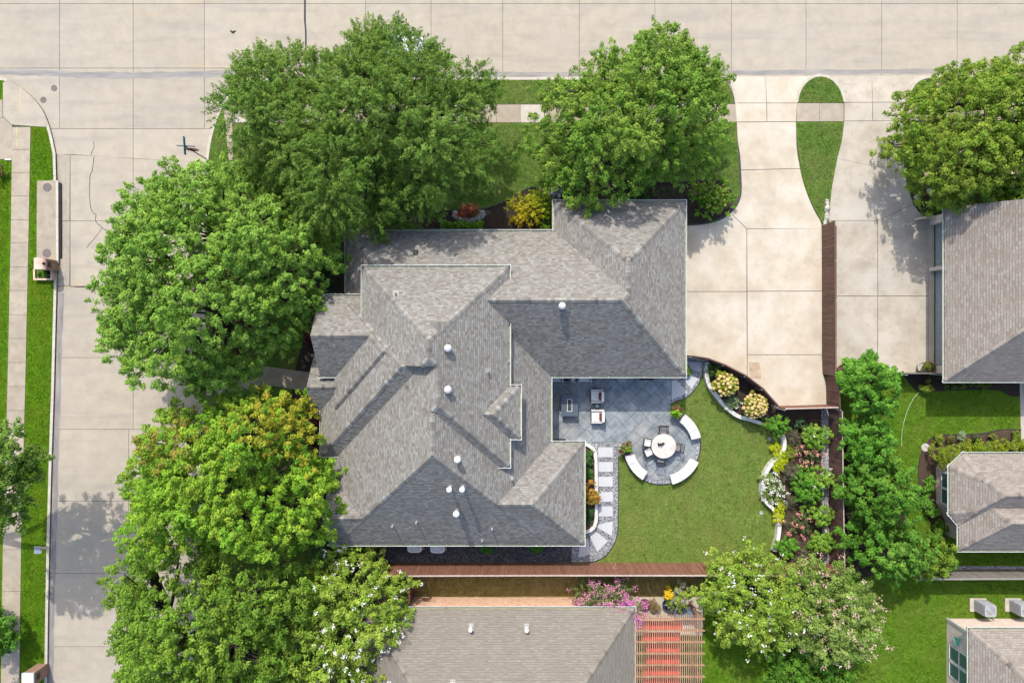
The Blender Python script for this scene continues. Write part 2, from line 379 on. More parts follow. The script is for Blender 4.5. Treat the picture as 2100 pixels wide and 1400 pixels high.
mk('ground', ([(-600, -600, -.12), (600, -600, -.12), (600, 600, -.12), (-600, 600, -.12)], [(0, 1, 2, 3)]), LAWN_F, kind='structure')

# --- the two concrete streets, slab by slab
road = sheet('road', [(-350, -420), (2420, -420), (2420, 175), (470, 175), (470, 1640), (90, 1640), (90, 330), (-350, 330)], -.11, -.03, JOINT)
xs = [-350, -190, -35, 122, 273, 419, 627, 750, 884, 1031, 1188, 1343, 1500, 1653, 1808, 1963, 2118, 2270, 2420]
for i in range(len(xs) - 1):
    x0, x1 = xs[i], xs[i + 1]
    slabs([(x0, -420), (x1, -420), (x1, -150), (x0, -150)], [], 0, .03, .024, CONC, road)
    slabs([(x0, -150), (x1, -150), (x1, 8), (x0, 8)], [], 0, .03, .024, CONC, road)
    if x1 <= 627:
        slabs([(x0, 8), (x1, 8), (x1, 140), (x0, 140)], [], 0, .03, .024, CONC, road)
        slabs([(x0, 140), (x1, 140), (x1, 264), (x0, 264)], [], 0, .03, .024, CONC, road)
    else:
        slabs([(x0, 8), (x1, 8), (x1, 175), (x0, 175)], [], 0, .03, .024, CONC, road)
slabs([(90, 264), (273, 264), (273, 325), (90, 315)], [], 0, .03, .024, CONC, road)
slabs([(273, 264), (470, 264), (470, 337), (273, 325)], [], 0, .03, .024, CONC, road)
ys = [325, 453, 587, 733, 880, 1027, 1175, 1325, 1480, 1640]
for i in range(len(ys) - 1):
    y0, y1 = ys[i], ys[i + 1]
    s = 264 if y0 > 800 else 273
    a0, a1 = (0, 0) if i else (-9, 10)
    if y1 <= 600: slabs([(90, y0 + a0), (144, y0 + a0), (143, y1), (90, y1)], [], 0, .03, .03, GUTC, road); lx = 144
    else: lx = 90
    slabs([(lx, y0 + a0), (s, y0), (s, y1), (lx, y1)], [], 0, .03, .024, CONC, road)
    slabs([(s, y0), (470, y0 + a1), (470, y1), (s, y1)], [], 0, .03, .024, CONC, road)
def crack(pts, w=.035, z=.004):
    rr = random.Random(len(pts) * 13 + int(pts[0][0])); p = []
    for x, y in smooth_px(pts, 4): p.append((x + rr.uniform(-1, 1), y + rr.uniform(-.7, .7)))
    mk('crack', MB().ribbon(W2(p), w, z - .003, z), TAR, road)
crack([(193, 290), (192, 305), (186, 318)], .03); crack([(193, 322), (190, 345), (184, 370), (184, 410), (190, 435), (197, 440), (196, 452), (210, 468), (224, 475)], .036)
crack([(210, 468), (195, 487), (177, 508)], .028)
crack([(627, -150), (626, -40), (625, 30), (627, 80), (628, 170)], .11)
crack([(144, 587), (170, 588), (260, 588), (300, 590)], .05)
# road grime lying along the kerbs and the flow line across the side street
STAIN = noise_mat('gutter_silt', [(.3, (.20, .195, .185)), (.55, (.30, .285, .26)), (.75, (.42, .39, .34))], 1.6, 8, stretch=(.35, 2.2, 1))
STAINV = noise_mat('kerb_silt', [(.3, (.17, .16, .16)), (.55, (.27, .25, .24)), (.75, (.40, .37, .33))], 1.6, 8, stretch=(2.2, .35, 1))
def silt(pts, w, mat, side=0):
    rr = random.Random(int(pts[0][1])); q = W2(smooth_px(pts, 8)); m = MB(); n = len(q); L = []; R = []
    for i in range(n):
        a = Vector(q[max(i - 1, 0)]); b = Vector(q[min(i + 1, n - 1)]); t = (b - a).normalized(); nn = Vector((-t.y, t.x)); c = Vector(q[i])
        L.append(c + nn * w * rr.uniform(.35, .6)); R.append(c - nn * w * rr.uniform(.35, .6))
    m.add([(p.x, p.y, .0035) for p in L] + [(p.x, p.y, .0035) for p in R], [(i, n + i, n + i + 1, i + 1) for i in range(n - 1)])
    mk('silt', m, mat, road)
silt([(-60, 149), (60, 148), (150, 153), (260, 155), (380, 154), (500, 151)], .42, STAIN)
silt([(900, 153), (1050, 153), (1250, 152), (1500, 150), (1640, 148), (1800, 148), (1960, 146), (2200, 144)], .3, STAIN)
silt([(126, 600), (121, 760), (116, 900), (113, 1050), (108, 1200), (105, 1330), (104, 1500)], .32, STAINV)
for lx, ly in ((111, 181), (89, 205)):
    o = mk('manhole_cover', MB().lathe([(.10, .0), (.19, .002), (.19, .012), (.15, .014), (.14, .009), (0.01, .009)], P(lx, ly, 0), 20), IRON, label='small round iron valve cover set in the intersection concrete, %s' % ('beside a slab joint' if lx > 100 else 'close to the curved kerb'), category='manhole cover', group='iron covers in the intersection')
o = mk('litter', MB().tube([P(472, 63, .02), P(477, 66, .05), P(481, 64, .03)], [.03, .06, .04], 6).tube([P(478, 66, .02), P(484, 63, .02)], [.03, .015], 5), BLACK, label='crumpled dark scrap lying on the open street concrete', category='litter')

# --- raised verges and lawns (each block carries its own kerb)
KZ = .125
arc_w = smooth_px([(-400, 160), (-120, 160), (0, 160), (38, 176), (70, 202), (92, 232), (106, 270), (116, 315)], 6)
west_edge = arc_w + [(119, 420), (119, 560), (117, 640), (113, 800), (108, 950), (104, 1100), (101, 1250), (99, 1400), (96, 1650)]
west = sheet('lawn', west_edge + [(-900, 1650), (-900, 160)], -.11, KZ - .012, LAWN_P)
kerb_w = mk('kerb', MB().ribbon(W2(west_edge[4:]), .17, -.06, KZ, side=-1), KERB, kind='structure')
# storm drain mouth in the west kerb, with its concrete roof and two lids
inlet = thing('storm_drain', 'concrete storm drain box with long dark kerb opening and two round lids', 'storm drain', P(98, 465, 0))
mk('roof_slab', MB().prism(W2([(79, 372), (117, 371), (118, 552), (78, 552)]), KZ - .02, KZ + .018), WALK, inlet)
mk('mouth', MB().prism(W2([(118.5, 376), (127, 376), (127.5, 528), (119, 528)]), .004, KZ - .03), BLACK, inlet)
mk('lintel', MB().prism(W2([(117.3, 371), (122.5, 371), (123, 540), (118.3, 540)]), KZ - .028, KZ + .03), KERB, inlet)
for lx, ly in ((97, 384), (96, 519)):
    mk('lid', MB().lathe([(.10, .0), (.265, .0), (.265, .012), (.22, .016), (.21, .010), (.01, .010)], P(lx, ly, KZ + .018), 24), IRON, inlet)
# west sidewalk
def lerp(a, b, t): return a + (b - a) * t
walk_w = sheet('sidewalk', [(27, 258), (66, 262), (62, 480), (55, 800), (46, 1150), (40, 1650), (2, 1650), (8, 1150), (17, 800), (25, 480), (27, 340)], KZ - .03, KZ - .003, JOINT)
yw = [262, 308, 355, 403, 452, 498, 548, 596, 645, 694, 743, 792, 841, 891, 941, 990, 1040, 1125, 1210, 1262, 1310, 1360, 1410, 1500, 1600]
def wl_(y): return float(np.interp(y, [258, 480, 800, 1150, 1650], [28, 25, 18, 8, 2]))
def wr_(y): return float(np.interp(y, [258, 480, 800, 1150, 1650], [66, 62, 55, 46, 40]))
for a, b in zip(yw[:-1], yw[1:]):
    slabs([(wl_(a), a), (wr_(a), a), (wr_(b), b), (wl_(b), b)], [], KZ + .015, .03, .022, WALK, walk_w)
# the corner landing with its ramp, and a spur of walk going west
sheet('landing', arc_w[14:34] + [(100, 262), (66, 260), (27, 257), (9, 240), (9, 172)], KZ - .02, KZ + .008, CONC)
slabs([(-200, 206), (8.5, 206), (8.5, 241), (28, 259), (28, 328), (-200, 328)], [((-200, 243), (60, 243))], KZ + .014, .03, .02, WALK, walk_w)
mk('verge_stone', MB().prism(W2([(14, 327.5), (27, 327.5), (27, 330), (14, 330)]), KZ - .02, KZ + .06), WHITE, label='thin white strip stone at the sidewalk corner', category='edging')
PAINTY = noise_mat('yellow_utility_paint', [(.35, (.47, .42, .30)), (.7, (.56, .44, .10))], 14, 5)
for (a, b) in (((38, 262), (38, 282)), ((36, 286), (40, 303)), ((45, 180), (45, 235))):
    mk('paint_mark', MB().ribbon(W2([a, b]), .07, KZ + .016 if a[1] > 260 else KZ + .009, KZ + .019 if a[1] > 260 else KZ + .0115), PAINTY, walk_w)

# the house lots: one raised lawn that runs out under everything east of the side street
arc_e = smooth_px([(560, 160), (510, 166), (474, 190), (450, 225), (436, 262), (427, 300), (423, 335)], 6)
east_edge = [(2600, 156), (1912, 156), (1888, 163), (1872, 176), (1862, 194), (1856, 214), (1728, 214), (1726, 200), (1718, 182), (1704, 168), (1682, 160), (1662, 168), (1646, 182), (1638, 198), (1634, 214), (1505, 214), (1500, 190), (1490, 172), (1475, 159.5), (560, 160)] + arc_e[1:] + [(421, 500), (415, 800), (408, 1100), (402, 1400), (398, 1650)]
lot = sheet('lawn', east_edge + [(2600, 1650)], -.11, KZ - .012, LAWN_F)
mk('kerb', MB().ribbon(W2([(1475, 158.5), (1031, 160)] + east_edge[19:]), .17, -.06, KZ, side=1), KERB, kind='structure')
# front sidewalk in slabs
walk_n = sheet('sidewalk', [(478, 216), (2300, 211), (2300, 250), (478, 254)], KZ - .03, KZ - .003, JOINT)
for i, x in enumerate(list(range(479, 1450, 49))):
    slabs([(x, 216), (x + 49, 216), (x + 49, 253), (x, 253)], [], KZ + .012, .03, .02, WALK if i % 3 else KERB, walk_n)
slabs([(1459, 215), (1508, 215), (1510, 252), (1459, 252)], [], KZ + .012, .03, .02, WALK, walk_n)
slabs([(1632.5, 213), (1728.5, 213), (1728.5, 250.5), (1631.5, 251)], [((1679, 200), (1679, 260))], KZ + .012, .03, .02, WALK, walk_n)
for x in range(1856, 2250, 49): slabs([(x, 211), (x + 49, 211), (x + 49, 249), (x, 249)], [], KZ + .012, .03, .02, WALK, walk_n)
slabs([(460, 226), (478, 232), (480, 330), (471, 330)], [((450, 280), (490, 280))], KZ + .012, .03, .02, WALK, walk_n)

# driveways. the apron climbs from the street
def apron(x, y): return lerp(.006, KZ + .022, max(0.0, min(1.0, ((700 - 154) * K0 - y) / ((213 - 154) * K0))))
drive = sheet('driveway', [(1508, 214), (1633, 214), (1636, 350), (1655, 400), (1684, 462), (1684, 760), (1693, 838), (1590, 838), (1556, 802), (1520, 777), (1470, 748), (1400, 735), (1400, 463), (1470, 456), (1516, 400)], KZ - .05, KZ, JOINT)
le = smooth_px([(1472, 157), (1488, 168), (1500, 188), (1506, 213)], 5); re = smooth_px([(1633, 213), (1636, 196), (1644, 178), (1660, 164), (1682, 157)], 5)
slabs(le + re, [((1569, 100), (1571, 260))], KZ + .022, .19, .025, DRIVE, drive, ztop=apron)
slabs([(1506, 213), (1633, 213), (1631, 251), (1509, 252)], [((1570, 100), (1571, 260))], KZ + .022, .03, .034, DRIVE, drive)
slabs([(1509, 252), (1631, 251), (1632, 300), (1635, 325), (1639, 347), (1518, 350), (1516, 320), (1511, 290)], [], KZ + .02, .03, .034, DRIVE, drive)
slabs([(1518, 350), (1639, 347)] + smooth_px([(1639, 347), (1645, 372), (1655, 402), (1668, 432), (1681, 455), (1684, 470)], 4)[1:] + [(1530, 470), (1497, 438)] + smooth_px([(1497, 438), (1512, 420), (1519, 395), (1518, 350)], 4)[1:-1], [], KZ + .02, .03, .034, DRIVE, drive)
slabs(smooth_px([(1404, 463), (1440, 461), (1475, 452), (1497, 438)], 4) + [(1530, 470), (1530, 598), (1402, 598)], [], KZ + .02, .03, .034, DRIVE, drive)
slabs([(1402, 598), (1530, 598), (1531, 777), (1506, 768), (1475, 751), (1440, 740), (1402, 734)], [], KZ + .02, .03, .034, DRIVE, drive)
slabs([(1530, 470), (1684, 469), (1684, 727), (1531, 727)], [((1400, 598), (1700, 597))], KZ + .02, .03, .034, DRIVE, drive)
slabs([(1531, 727), (1684, 727), (1685, 764), (1692, 780), (1693, 834), (1590, 836), (1570, 812), (1556, 798), (1531, 780)], [], KZ + .02, .03, .034, DRIVE, drive)
mk('patch', MB().prism(W2([(1533, 742), (1556, 743), (1560, 772), (1558, 777), (1536, 775)]), KZ + .018, KZ + .024), noise_mat('patch_concrete', [(.33, (.36, .26, .17)), (.66, (.50, .40, .29))], 4, 8), drive)
drive2 = sheet('driveway', [(1729, 214), (1854, 214), (1850, 350), (1880, 430), (1904, 450), (1904, 768), (1712, 768), (1712, 463), (1697, 455), (1703, 390), (1726, 290)], KZ - .05, KZ, JOINT)
le = smooth_px([(1680, 157), (1702, 163), (1718, 178), (1726, 196), (1729, 212)], 5); re = smooth_px([(1855, 211), (1860, 192), (1872, 172), (1890, 160), (1915, 155)], 5)
slabs(le + re, [((1788, 100), (1787, 260))], KZ + .022, .19, .025, DRIVE2, drive2, ztop=apron)
slabs([(1729, 212), (1855, 211), (1852, 249), (1729, 250)], [((1788, 100), (1787, 260))], KZ + .022, .03, .034, DRIVE2, drive2)
slabs([(1729, 250), (1852, 249), (1850, 300), (1852, 345), (1790, 343), (1715, 326), (1724, 292)], [], KZ + .02, .03, .012, DRIVE2, drive2)
slabs([(1715, 326), (1790, 343), (1852, 345), (1858, 380), (1870, 420), (1797, 453), (1697, 453), (1703, 390)], [], KZ + .02, .03, .012, DRIVE2, drive2)
slabs([(1797, 453), (1870, 420), (1884, 437), (1903, 450), (1902, 607), (1798, 607)], [], KZ + .02, .03, .034, DRIVE2, drive2)
slabs([(1697, 453), (1797, 453), (1798, 607), (1713, 607), (1713, 464), (1700, 461)], [], KZ + .02, .03, .034, DRIVE2, drive2)
slabs([(1713, 607), (1902, 607), (1902, 765), (1713, 765)], [((1798, 500), (1797, 800))], KZ + .02, .03, .034, DRIVE2, drive2)
slabs([(1902, 445), (1913, 445), (1913, 752), (1902, 752)], [], KZ + .024, .03, .01, DRIVE, drive2)
# the two islands of turf between the driveways, with a rolled kerb round the street end
isl = smooth_px([(1635, 212), (1638, 196), (1648, 176), (1664, 163), (1682, 159), (1702, 165), (1717, 180), (1725, 198), (1728, 211)], 5)
sheet('lawn', isl + [(1728.5, 212)], -.05, KZ + .02, LAWN_F)
mk('kerb', MB().ribbon(W2(isl), .16, -.05, KZ + .014, side=1), KERB, kind='structure')
sheet('lawn', [(1631, 252), (1729, 251)] + smooth_px([(1729, 251), (1724, 290), (1713, 328), (1704, 380), (1698, 430), (1694, 457)], 4)[1:] + smooth_px([(1686, 461), (1668, 428), (1654, 395), (1642, 350), (1634, 300), (1631, 252)], 4)[:-1], KZ - .05, KZ + .03, LAWN_F)
for (pa, side) in ((smooth_px([(1482, 158.5), (1494, 170), (1503, 190), (1507, 214)], 5), 1), (smooth_px([(1856, 212), (1862, 190), (1875, 170), (1893, 160), (1915, 157)], 5) + [(2200, 156.3), (2600, 155.6)], -1)):
    mk('kerb', MB().ribbon(W2(pa), .15, -.05, KZ + .012, side=side * .6), KERB, kind='structure')

# --- garden surfaces
Z1 = KZ - .006
sheet('lawn', [(1230, 735), (1620, 735), (1700, 1160), (1180, 1160)], KZ - .05, Z1 + .008, LAWN_B)          # back lawn
sheet('lawn', [(1716, 768), (2600, 768), (2600, 1650), (1440, 1650), (1440, 1190), (1716, 1178)], KZ - .05, Z1 + .003, LAWN_R)
sheet('lawn', [(850, 1160), (1440, 1160), (1440, 1226), (850, 1226)], KZ - .05, Z1 + .006, LAWN_D)           # strip behind the south fence
bed_n = smooth_px([(700, 478), (740, 470), (790, 462), (830, 450), (870, 436), (930, 432), (985, 430), (1010, 424), (1040, 412), (1062, 398), (1090, 385), (1125, 392), (1150, 378), (1200, 368), (1290, 372), (1370, 375), (1420, 372), (1470, 372), (1500, 395), (1497, 425), (1480, 445), (1440, 458), (1400, 461)], 4)
sheet('garden_bed', bed_n + [(1395, 560), (700, 560)], KZ - .05, Z1 + .011, MULCHD)
sheet('garden_bed', smooth_px([(720, 500), (680, 520), (640, 560), (632, 640), (622, 700), (610, 745), (600, 800), (610, 860), (640, 900), (650, 1000), (655, 1150), (680, 1180)], 4) + [(800, 1180), (800, 500)], KZ - .05, Z1 + .013, MULCHD)
sheet('path', smooth_px([(505, 752), (540, 750), (590, 757), (645, 764)], 4) + [(660, 765), (660, 806)] + smooth_px([(640, 803), (600, 797), (550, 790), (505, 800)], 4), KZ - .05, Z1 + .03, WALK)
sheet('path', [(418, 764), (505, 752), (505, 800), (415, 812)], KZ - .05, Z1 + .027, WALK)
mk('bed_edging', MB().ribbon(W2(bed_n), .05, KZ - .03, Z1 + .05), STEEL, label='dark steel edging curving along the front garden bed', category='edging')
# right-hand planting bed, gravel strip and mulch by the fence
sheet('garden_bed', [(1560, 838), (1700, 838), (1702, 1165), (1570, 1165)] + smooth_px([(1583, 1125), (1590, 1095), (1592, 1065), (1585, 1045), (1567, 1027), (1558, 1010), (1560, 985), (1568, 960), (1580, 945), (1598, 925), (1603, 905), (1597, 885), (1575, 868)], 4), KZ - .05, Z1 + .014, MULCH)
sheet('gravel_strip', [(1682, 838), (1697, 838), (1698, 1160), (1685, 1160)], KZ - .05, Z1 + .024, GRAVEL)
sheet('garden_bed', smooth_px([(1446, 740), (1444, 760), (1448, 785), (1461, 805), (1481, 830), (1506, 850), (1531, 858), (1557, 866)], 4) + [(1588, 840), (1556, 800), (1520, 775), (1475, 750)], KZ - .05, Z1 + .26, MULCHD)
sheet('garden_bed', smooth_px([(1195, 909), (1210, 917), (1218, 932), (1220, 1000), (1219, 1064), (1211, 1079), (1198, 1086)], 4) + [(1180, 1086), (1180, 909)], KZ - .05, Z1 + .26, MULCH)
# gravel walk round the house corner and behind the house
gw = smooth_px([(1267, 935), (1268, 1000), (1267, 1060), (1266, 1088), (1259, 1112), (1243, 1136), (1222, 1148), (1205, 1150)], 5)
sheet('gravel_path', [(1180, 900), (1290, 900), (1275, 930)] + gw + [(1172, 1150), (1172, 1080), (1195, 1080)], KZ - .05, Z1 + .018, GRAVEL)
mk('path_edging', MB().ribbon(W2(gw), .05, KZ - .03, Z1 + .05), STEEL, label='dark steel edging between gravel walk and back lawn', category='edging')
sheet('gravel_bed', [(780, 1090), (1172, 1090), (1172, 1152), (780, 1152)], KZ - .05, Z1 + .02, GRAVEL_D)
gp = smooth_px([(1442, 737), (1441, 760), (1437, 775), (1424, 797), (1405, 815), (1385, 822), (1372, 830)], 5)
sheet('gravel_path', [(1366, 730), (1404, 730)] + gp + [(1366, 830)], KZ - .05, Z1 + .018, GRAVEL)
mk('path_edging', MB().ribbon(W2(gp[4:]), .05, KZ - .03, Z1 + .05), STEEL, label='dark steel edging between gravel by the driveway fence and the lawn', category='edging')
# patio: round end with a gravel ring, stamped tiles laid on the diagonal
CXP, CYP, RP = 1355.0, 912.0, 80.0
ring = [(CXP + RP * math.cos(a), CYP - RP * math.sin(a)) for a in np.linspace(math.radians(62), math.radians(-165), 60)]
sheet('gravel_ring', [(1375, 850)] + ring + [(1277, 915), (1330, 860)], KZ - .05, Z1 + .022, GRAVEL)
mk('patio_edging', MB().ribbon(W2(ring), .06, KZ - .03, Z1 + .07), STEEL, label='dark steel edging ring around the round patio end', category='edging')
RQ = 71.5
inner = [(CXP + RQ * math.cos(a), CYP - RQ * math.sin(a)) for a in np.linspace(math.radians(74), math.radians(-172), 60)]
pat_px = [(1112, 720), (1375, 720), (1375, 842)] + inner + [(1284, 906), (1112, 906)]
patio = sheet('patio', pat_px, KZ - .05, Z1 + .034, PATIOJ)
rp = random.Random(3); tile = .70; zt_p = Z1 + .044
ppoly = W2(pat_px); d1 = Vector((1, 1)).normalized(); d2 = Vector((-1, 1)).normalized(); org = Vector(W2([(1250, 830)])[0])
rows = [(tuple(org + d2 * (k * tile) - d1 * 40), tuple(org + d2 * (k * tile) + d1 * 40)) for k in range(-16, 17)]
for pc in cut_poly(ppoly, rows):
    us = [(Vector(p) - org).dot(d1) for p in pc]; u = -12.0 + rp.uniform(0, .5); cuts = []
    while u < 12:
        if min(us) < u < max(us): cuts.append((tuple(org + d1 * u - d2 * 40), tuple(org + d1 * u + d2 * 40)))
        u += rp.choice((.7, .7, .7, 1.05, .52))
    for t_ in cut_poly(pc, cuts):
        q = offset_poly(t_, .011)
        if len(q) >= 3: mk('tile', MB().prism(q, zt_p - .012, zt_p + rp.uniform(-.003, .003)), PATIO, patio)
ZP = zt_p
# stepping stones
steps = [[(1226, 916), (1256, 916), (1256, 936), (1226, 936)], [(1226.5, 946), (1256, 946), (1256, 966), (1226.5, 966)], [(1226.5, 976), (1256, 976), (1256, 996), (1226.5, 996)],
    [(1226.5, 1007), (1256, 1007), (1256, 1027), (1226.5, 1027)], [(1226.5, 1037), (1256, 1037), (1256, 1057), (1226.5, 1057)], [(1223, 1078), (1256, 1066), (1255, 1096)],
    [(1207, 1093), (1219, 1086), (1246, 1107), (1224, 1130)], [(1190, 1104), (1205, 1101), (1211, 1134), (1185, 1141)], [(1408, 741), (1438, 743), (1436, 764), (1411, 753)],
    [(1399, 775), (1414, 767), (1431, 776), (1417, 797)], [(1376, 782), (1386, 779), (1409, 805), (1376, 819)]]
steps[5] = [(1223, 1079), (1228, 1073), (1256, 1067), (1254, 1097)]
wheres = ['square at the patio end of the straight run', 'square, second along the straight run', 'square, third along the straight run', 'square beside the orange shrub', 'square, last of the straight run',
    'wedge starting the turn of the walk', 'wedge in the middle of the turn', 'wedge by the house corner next to the fence', 'wedge by the curved driveway fence', 'wedge half in sun under the house corner', 'wedge against the patio edge by the planter']
for q, wh in zip(steps, wheres):
    mk('stepping_stone', MB().prism(W2(q), KZ - .02, Z1 + .05), PAVER, label='pale grey stepping stone, ' + wh, category='stepping stone', group='stepping stones in the gravel walk')
# low white stone garden walls, block by block
def garden_wall(pts, label, w=.22, h=.42, name='garden_wall'):
    q = W2(smooth_px(pts, 10)); L = [0.0]
    for a, b in zip(q[:-1], q[1:]): L.append(L[-1] + (Vector(b) - Vector(a)).length)
    base = thing(name, label, 'garden wall', (q[0][0], q[0][1], KZ - .02)); rr = random.Random(5)
    s = 0.0
    def at_(u): return (float(np.interp(u, L, [p[0] for p in q])), float(np.interp(u, L, [p[1] for p in q])))
    while s < L[-1] - .1:
        e = min(L[-1], s + rr.uniform(.42, .75))
        mk('block', MB().ribbon([at_(s + .004), at_((s + e) / 2), at_(e - .004)], w + rr.uniform(-.012, .012), KZ - .02, KZ + h + rr.uniform(-.008, .008)), LIME, base)
        s = e
garden_wall([(1447, 742), (1444, 760), (1448, 785), (1461, 805), (1481, 830), (1506, 850), (1531, 858), (1556, 866)], 'low white stone garden wall curving below the hydrangeas')
garden_wall([(1597, 885), (1603, 905), (1598, 925), (1580, 945), (1568, 960), (1560, 985), (1558, 1010), (1567, 1027), (1585, 1045), (1592, 1065), (1590, 1095), (1583, 1125)], 'low white stone garden wall snaking along the rose bed')
garden_wall([(1158, 907), (1180, 907), (1197, 907), (1210, 914), (1219, 930), (1221, 1000), (1220, 1065), (1212, 1080), (1200, 1087)], 'low white stone garden wall hugging the bed at the house corner', .2)
# neighbours' beds and paving
sheet('garden_bed', smooth_px([(1850, 768), (1870, 795), (1890, 802), (1960, 800), (2040, 800), (2070, 812), (2090, 812)], 4) + [(2200, 812), (2200, 760), (1850, 760)], KZ - .05, Z1 + .012, MULCHD)
nb = smooth_px([(1935, 1100), (1915, 1080), (1890, 1040), (1882, 1000), (1882, 950), (1893, 915), (1915, 893), (1940, 890), (2010, 888), (2050, 880), (2092, 880)], 4)
sheet('garden_bed', nb + [(2120, 880), (2120, 1000), (1960, 1100)], KZ - .05, Z1 + .015, MULCH)
mk('bed_edging', MB().ribbon(W2(nb), .05, KZ - .03, Z1 + .04), STEEL, label='dark edging curving around the neighbour garden bed', category='edging')
sheet('path', [(2088, 785), (2096, 785), (2098, 920), (2091, 920)], KZ - .05, Z1 + .03, KERB)
sheet('garden_bed', smooth_px([(1862, 388), (1880, 389), (1905, 388), (1980, 392)], 3) + [(2100, 395), (2100, 450), (1900, 450), (1878, 432)], KZ - .05, Z1 + .012, MULCHD)
sheet('garden_bed', smooth_px([(1708, 870), (1730, 862), (1770, 880), (1800, 950), (1830, 1010), (1860, 1080), (1850, 1150), (1780, 1180), (1715, 1185)], 4) + [(1708, 1185)], KZ - .05, Z1 + .012, MULCHD)
sheet('path', [(856, 1222), (1440, 1222), (1440, 1228), (1440, 1300), (856, 1300)], KZ - .05, Z1 + .02, DRIVE)
sheet('gravel_strip', [(1930, 1158), (2250, 1160), (2250, 1167), (1930, 1167)], KZ - .05, Z1 + .02, GRAVEL)
# ================================================================ HOUSES
PITCH = .833; FASC = .18
def hip(poly, slopes, z, pitch=PITCH, zb=None):
    """a convex roof block over a counter-clockwise world footprint; slopes says which edges carry a roof plane"""
    bm = bmesh.new(); zb = z - FASC if zb is None else zb; n = len(poly); zt = z + 14
    vb = [bm.verts.new((x, y, zb)) for x, y in poly]; vt = [bm.verts.new((x, y, zt)) for x, y in poly]
    bm.faces.new(vb[::-1]); bm.faces.new(vt)
    for i in range(n): bm.faces.new((vb[i], vb[(i + 1) % n], vt[(i + 1) % n], vt[i]))
    for i in range(n):
        if not slopes[i]: continue
        s = pitch if slopes[i] is True else slopes[i]
        a = Vector((*poly[i], 0)); b = Vector((*poly[(i + 1) % n], 0)); e = (b - a).normalized(); inn = Vector((-e.y, e.x, 0))
        nn = Vector((-inn.x * s, -inn.y * s, 1)).normalized()
        r = bmesh.ops.bisect_plane(bm, geom=bm.verts[:] + bm.edges[:] + bm.faces[:], plane_co=a + Vector((0, 0, z)), plane_no=nn, clear_outer=True, dist=1e-6)
        ed = [x for x in r['geom_cut'] if isinstance(x, bmesh.types.BMEdge)]
        if ed: bmesh.ops.contextual_create(bm, geom=ed)
    bmesh.ops.remove_doubles(bm, verts=bm.verts[:], dist=1e-5)
    bmesh.ops.recalc_face_normals(bm, faces=bm.faces[:])
    me = bpy.data.meshes.new('tmp'); bm.to_mesh(me); bm.free(); return me
def rect(px0, py0, px1, py1, z):
    x0, y1, _ = P(px0, py0, z); x1, y0, _ = P(px1, py1, z)
    return [(x0, y0), (x1, y0), (x1, y1), (x0, y1)]       # edges: S, E, N, W
def mesh_volume(me):
    b = bmesh.new(); b.from_mesh(me); v = b.calc_volume(); b.free(); return v
def union(meshes):
    base = bpy.data.objects.new('tmp', meshes[0]); C.objects.link(base); vol = mesh_volume(meshes[0])
    for i, m in enumerate(meshes[1:]):
        for k in range(6):                               # nudge a block by a millimetre or two if the exact solver trips on it
            o = bpy.data.objects.new('tmp_b', m); C.objects.link(o); o.location = (.0013 * k * (-1) ** k, -.0011 * k, -.0007 * (i % 7) - .0009 * k)
            md = base.modifiers.new('b', 'BOOLEAN'); md.operation = 'UNION'; md.solver = 'EXACT'; md.object = o
            bpy.context.view_layer.update()
            dg = bpy.context.evaluated_depsgraph_get(); me = bpy.data.meshes.new_from_object(base.evaluated_get(dg))
            base.modifiers.clear(); bpy.data.objects.remove(o); v2 = mesh_volume(me)
            if v2 > vol - .01: base.data = me; vol = v2; break
        else: print('UNION FAILED', i)
    bm = bmesh.new(); bm.from_mesh(base.data); bpy.data.objects.remove(base)
    bmesh.ops.remove_doubles(bm, verts=bm.verts[:], dist=2e-4)
    bmesh.ops.dissolve_limit(bm, angle_limit=math.radians(.6), verts=bm.verts[:], edges=bm.edges[:])
    bm.normal_update(); return bm

